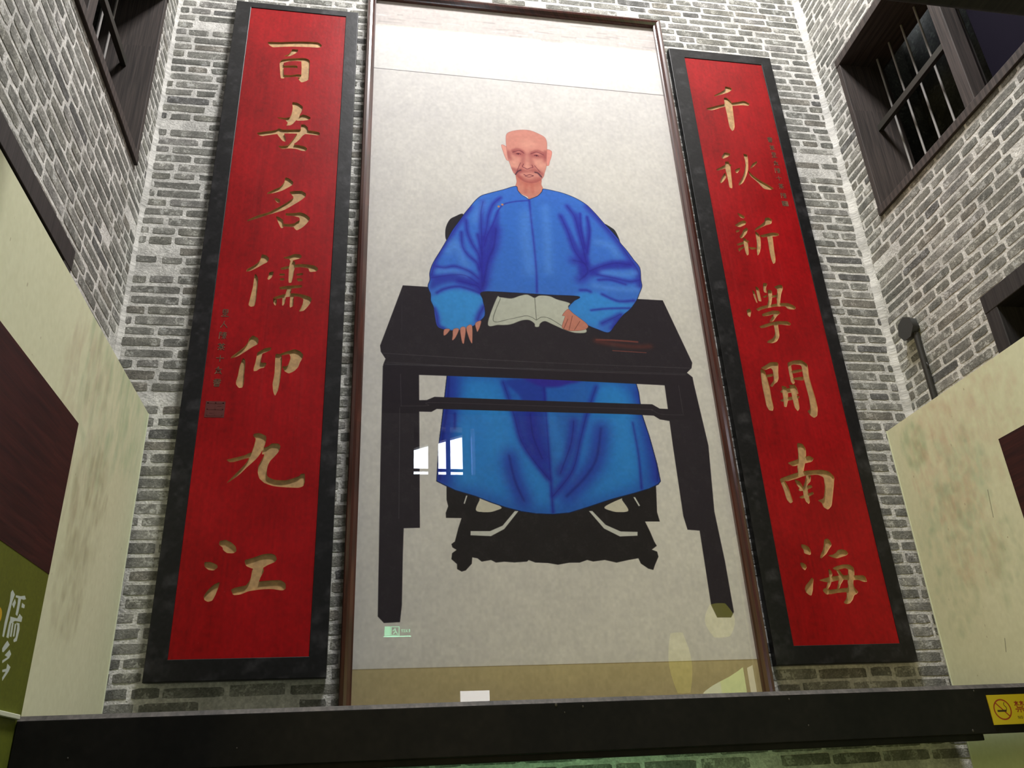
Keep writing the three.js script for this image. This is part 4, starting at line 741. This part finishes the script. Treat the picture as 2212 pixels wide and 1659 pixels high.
// ---------- pipe on the right wall, roof beam ----------
{
  const t = thing('wall_pipe', 'dark pipe with a box head climbing the right brick wall beside the door', 'pipe', [XR, 3.0, 0.27]);
  const p = new THREE.CylinderGeometry(0.018, 0.018, 0.95, 16); p.translate(-0.026, 0.47, 0.005); mesh('pipe', p, pipePaint, t);
  const head = new THREE.CylinderGeometry(0.076, 0.066, 0.05, 7); head.rotateZ(Math.PI / 2); head.rotateX(0.3); head.translate(-0.032, 1.0, -0.035); mesh('junction_box', head, darkPaint, t);
  const st = new THREE.TorusGeometry(0.022, 0.005, 8, 16, Math.PI); st.rotateX(Math.PI / 2); st.rotateZ(Math.PI / 2); st.translate(-0.026, 0.72, 0.005); mesh('pipe_clip', st, pipePaint, t);
}
{
  const g = box(XL + 0.003, XR - 0.003, -0.18, 0.18, -0.12, 0.12, 0.03), m = mesh('roof_beam', g, roofWood); m.position.set(0, 4.62, 2.2); m.userData = { label: 'dark timber roof beam cutting across the upper right corner', category: 'beam' };
}

// ---------- lamps and lit things in the hall ----------
{
  const t = thing('ceiling_lamp', 'long white ceiling lamp hanging high above the hall', 'lamp', [1.15, 9.95, 2.45]);
  mesh('lamp_housing', box(-0.72, 0.72, 0.02, 0.1, -0.27, 0.27, 0.01), darkPaint, t);
  mesh('lamp_diffuser', box(-0.7, 0.7, 0.0, 0.02, -0.25, 0.25), glow(6, 6, 6, 'glowing lamp diffuser'), t);
  const rod = new THREE.CylinderGeometry(0.012, 0.012, 0.44, 8); rod.translate(0, 0.33, 0); mesh('lamp_rod', rod, darkPaint, t);
  const l = new THREE.RectAreaLight(new THREE.Color().setRGB(1, 0.985, 0.98), LAMP, 1.4, 0.5); l.name = 'lamp_light'; l.position.set(0, -0.012, 0); l.rotation.x = -Math.PI / 2; t.add(l);
}
function fillDisplay(label, shape, at, turn, color, eye, power, w, h) {
  const t = thing('lit_display', label, 'display', at); t.rotation.y = turn;
  const body = new THREE.ExtrudeGeometry(shape, { depth: 0.12, bevelEnabled: false }); body.translate(0, 0, -0.14); mesh('display_body', uvMetres(body), darkPaint, t);
  const f = new THREE.ExtrudeGeometry(shape, { depth: 0.015, bevelEnabled: false }); f.translate(0, 0, -0.018); mesh('lit_panel', uvMetres(f), glow(color[0] * eye, color[1] * eye, color[2] * eye, 'glowing fill panel'), t);
  const l = new THREE.RectAreaLight(new THREE.Color().setRGB(...color), power, w, h); l.name = 'display_light'; l.position.set(0, h / 2 + 0.02, 0.01); l.rotation.y = Math.PI; t.add(l);
  return t;
}
const rect = (w, h) => new THREE.Shape([[-w / 2, 0], [w / 2, 0], [w / 2, h], [-w / 2, h]].map(([x, y]) => new THREE.Vector2(x, y)));
fillDisplay('large glowing fill panel added unseen far behind on the left', rect(2.2, 2.2), [-4.2, 0.6, 6.4], Math.PI * 0.78, [1, 0.84, 0.3], 1.6, FILL, 2.1, 2.1);  // warm fill light added where the picture glass does not mirror it

{
  const cx = 4.78, shape = (list) => new THREE.Shape(list.map(([x, y]) => new THREE.Vector2(cx - x, y - 0.35)));
  const t = thing('lit_display', 'arched lit display panel far behind on the right', 'display', [cx, 0.35, 7]); t.rotation.y = Math.PI;
  const slab = (list) => { const g = new THREE.ExtrudeGeometry(shape(list), { depth: 0.03, bevelEnabled: false }); g.translate(0, 0, -0.03); return uvMetres(g); };
  mesh('lit_panel', slab([[4.26, 0.36], [4.26, 2.3], [4.31, 2.47], [4.37, 2.561], [4.45, 2.63], [4.56, 2.69], [4.66, 2.735], [4.66, 0.36]]), glow(2.2, 2.6, 1.8, 'glowing pale panel'), t);
  mesh('lit_panel', slab([[4.662, 0.36], [4.662, 2.735], [4.8, 2.79], [4.92, 2.85], [5.012, 2.905], [5.012, 0.36]]), glow(2.0, 2.7, 1.1, 'glowing yellow green panel'), t);
  mesh('lit_strip', slab([[5.08, 0.36], [5.08, 2.9], [5.32, 3.0], [5.32, 0.36]]), glow(2.2, 2.2, 1.6, 'glowing cream strip'), t);
  mesh('display_body', box(-0.6, 0.6, 0, 0.08, -0.2, -0.04), darkPaint, t);
  const l = new THREE.RectAreaLight(new THREE.Color().setRGB(0.9, 1, 0.52), 3, 1.0, 1.9); l.name = 'display_light'; l.position.set(0, 1.0, 0.01); l.rotation.y = Math.PI; t.add(l);
}
for (const [x, y, r, h, label] of [[4.1, 2.6, 0.15, 0.75, 'tall yellow lantern added in the hall behind for a glow in the glass'], [4.74, 3.3, 0.2, 0.42, 'short yellow lantern added in the hall behind for a glow in the glass']]) {
  const t = thing('added_lantern', label, 'lantern', [x, y, 6.9]);  // glowing shapes added so the glass shows soft yellow reflections
  const prof = []; for (let i = 0; i <= 16; i++) prof.push(new THREE.Vector2(r * (0.55 + 0.45 * Math.sin(Math.PI * i / 16)), h * i / 16));
  mesh('lantern_shade', new THREE.LatheGeometry(prof, 24), glow(0.85, 0.8, 0.1, 'added yellow glow'), t);
  const rod = new THREE.CylinderGeometry(0.005, 0.005, TOP - y - h, 6); rod.translate(0, h + (TOP - y - h) / 2, 0); mesh('lantern_cord', rod, darkPaint, t);
  const l = new THREE.PointLight(new THREE.Color().setRGB(1, 0.9, 0.3), 0.3); l.name = 'added_lantern_light'; l.position.set(0, h / 2, 0); l.shadow.radius = 6; t.add(l);
}
{
  const t = thing('doorway_glow_box', 'white glowing panel on the far front wall standing in for a bright doorway', 'light box', [1.48, 1.6, 7.95]);  // glowing panel added to mirror in the glass as a bright doorway
  mesh('box_body', box(-0.3, 0.3, 0, 1.3, -0.08, 0.02), darkPaint, t);
  mesh('lit_face', box(-0.2, 0.2, 0.1, 1.2, -0.095, -0.08), glow(2.9, 2.9, 3.2, 'glowing doorway stand-in'), t);
  const l = new THREE.RectAreaLight(0xffffff, 3, 0.4, 1.1); l.name = 'box_light'; l.position.set(0, 0.65, -0.1); t.add(l);
}
{
  const map = canvasTexture(512, 220, (q, w, h) => {
    q.fillStyle = 'rgb(12,40,26)'; q.fillRect(0, 0, w, h); q.fillStyle = 'rgb(150,255,195)'; q.fillRect(390, 14, 108, h - 28);
    q.strokeStyle = 'rgb(150,255,195)'; q.lineWidth = 16; q.strokeRect(226, 22, 150, h - 44);
    q.lineWidth = 20; q.lineCap = 'round'; for (const [a, b, c, d] of [[305, 62, 290, 120], [290, 120, 330, 165], [290, 120, 256, 170], [305, 75, 344, 100]]) { q.beginPath(); q.moveTo(a, b); q.lineTo(c, d); q.stroke(); }
    q.fillStyle = 'rgb(150,255,195)'; q.font = 'bold 84px sans-serif'; q.fillText('EXIT', 14, 140);
  });
  const t = thing('exit_sign', 'green lit exit sign hanging in the hall behind the viewer', 'exit sign', [0.34, 3.15, 5.5]);
  mesh('sign_body', box(-0.16, 0.16, 0, 0.125, -0.015, 0.015, 0.003), darkPaint, t);
  const face = new THREE.BoxGeometry(0.3, 0.115, 0.004); face.rotateY(Math.PI); face.translate(0, 0.0625, -0.0175);
  mesh('lit_face', face, new THREE.MeshStandardMaterial({ name: 'glowing green sign face', color: 0x111111, emissive: new THREE.Color().setRGB(5, 5.4, 5), emissiveMap: map }), t);
  const rod = new THREE.CylinderGeometry(0.004, 0.004, 7.2, 6); rod.translate(0, 3.725, 0); mesh('sign_rod', rod, darkPaint, t);
  const l = new THREE.RectAreaLight(new THREE.Color().setRGB(0.35, 1, 0.6), 12, 0.3, 0.008); l.name = 'sign_light'; l.position.set(0, 0.004, -0.02); t.add(l);
}
{
  const t = thing('green_fill_lamp', 'green fill lamp added out of view under the shelf below the portrait', 'lamp', [0.95, 0, 0.75]);  // made-up lamp, added to tint the space under the beam green
  const foot = new THREE.CylinderGeometry(0.11, 0.13, 0.03, 24); foot.translate(0, 0.015, 0); mesh('lamp_foot', foot, darkPaint, t);
  const post = new THREE.CylinderGeometry(0.012, 0.012, 0.75, 10); post.translate(0, 0.4, 0); mesh('lamp_post', post, darkPaint, t);
  mesh('lamp_body', box(-0.3, 0.3, 0.75, 1.0, -0.02, 0.02, 0.004), darkPaint, t);
  mesh('lamp_face', box(-0.28, 0.28, 0.77, 0.98, -0.026, -0.02), glow(0.8, 2.6, 1.1, 'glowing green fill face'), t);
  const l = new THREE.RectAreaLight(new THREE.Color().setRGB(0.34, 1, 0.52), GREEN, 0.56, 0.21); l.name = 'green_fill_light'; l.position.set(0, 0.875, -0.03); t.add(l);
}
scene.traverse((o) => { if (o.isMesh) { o.castShadow = true; o.receiveShadow = true; } });
renderer.render(scene, camera);
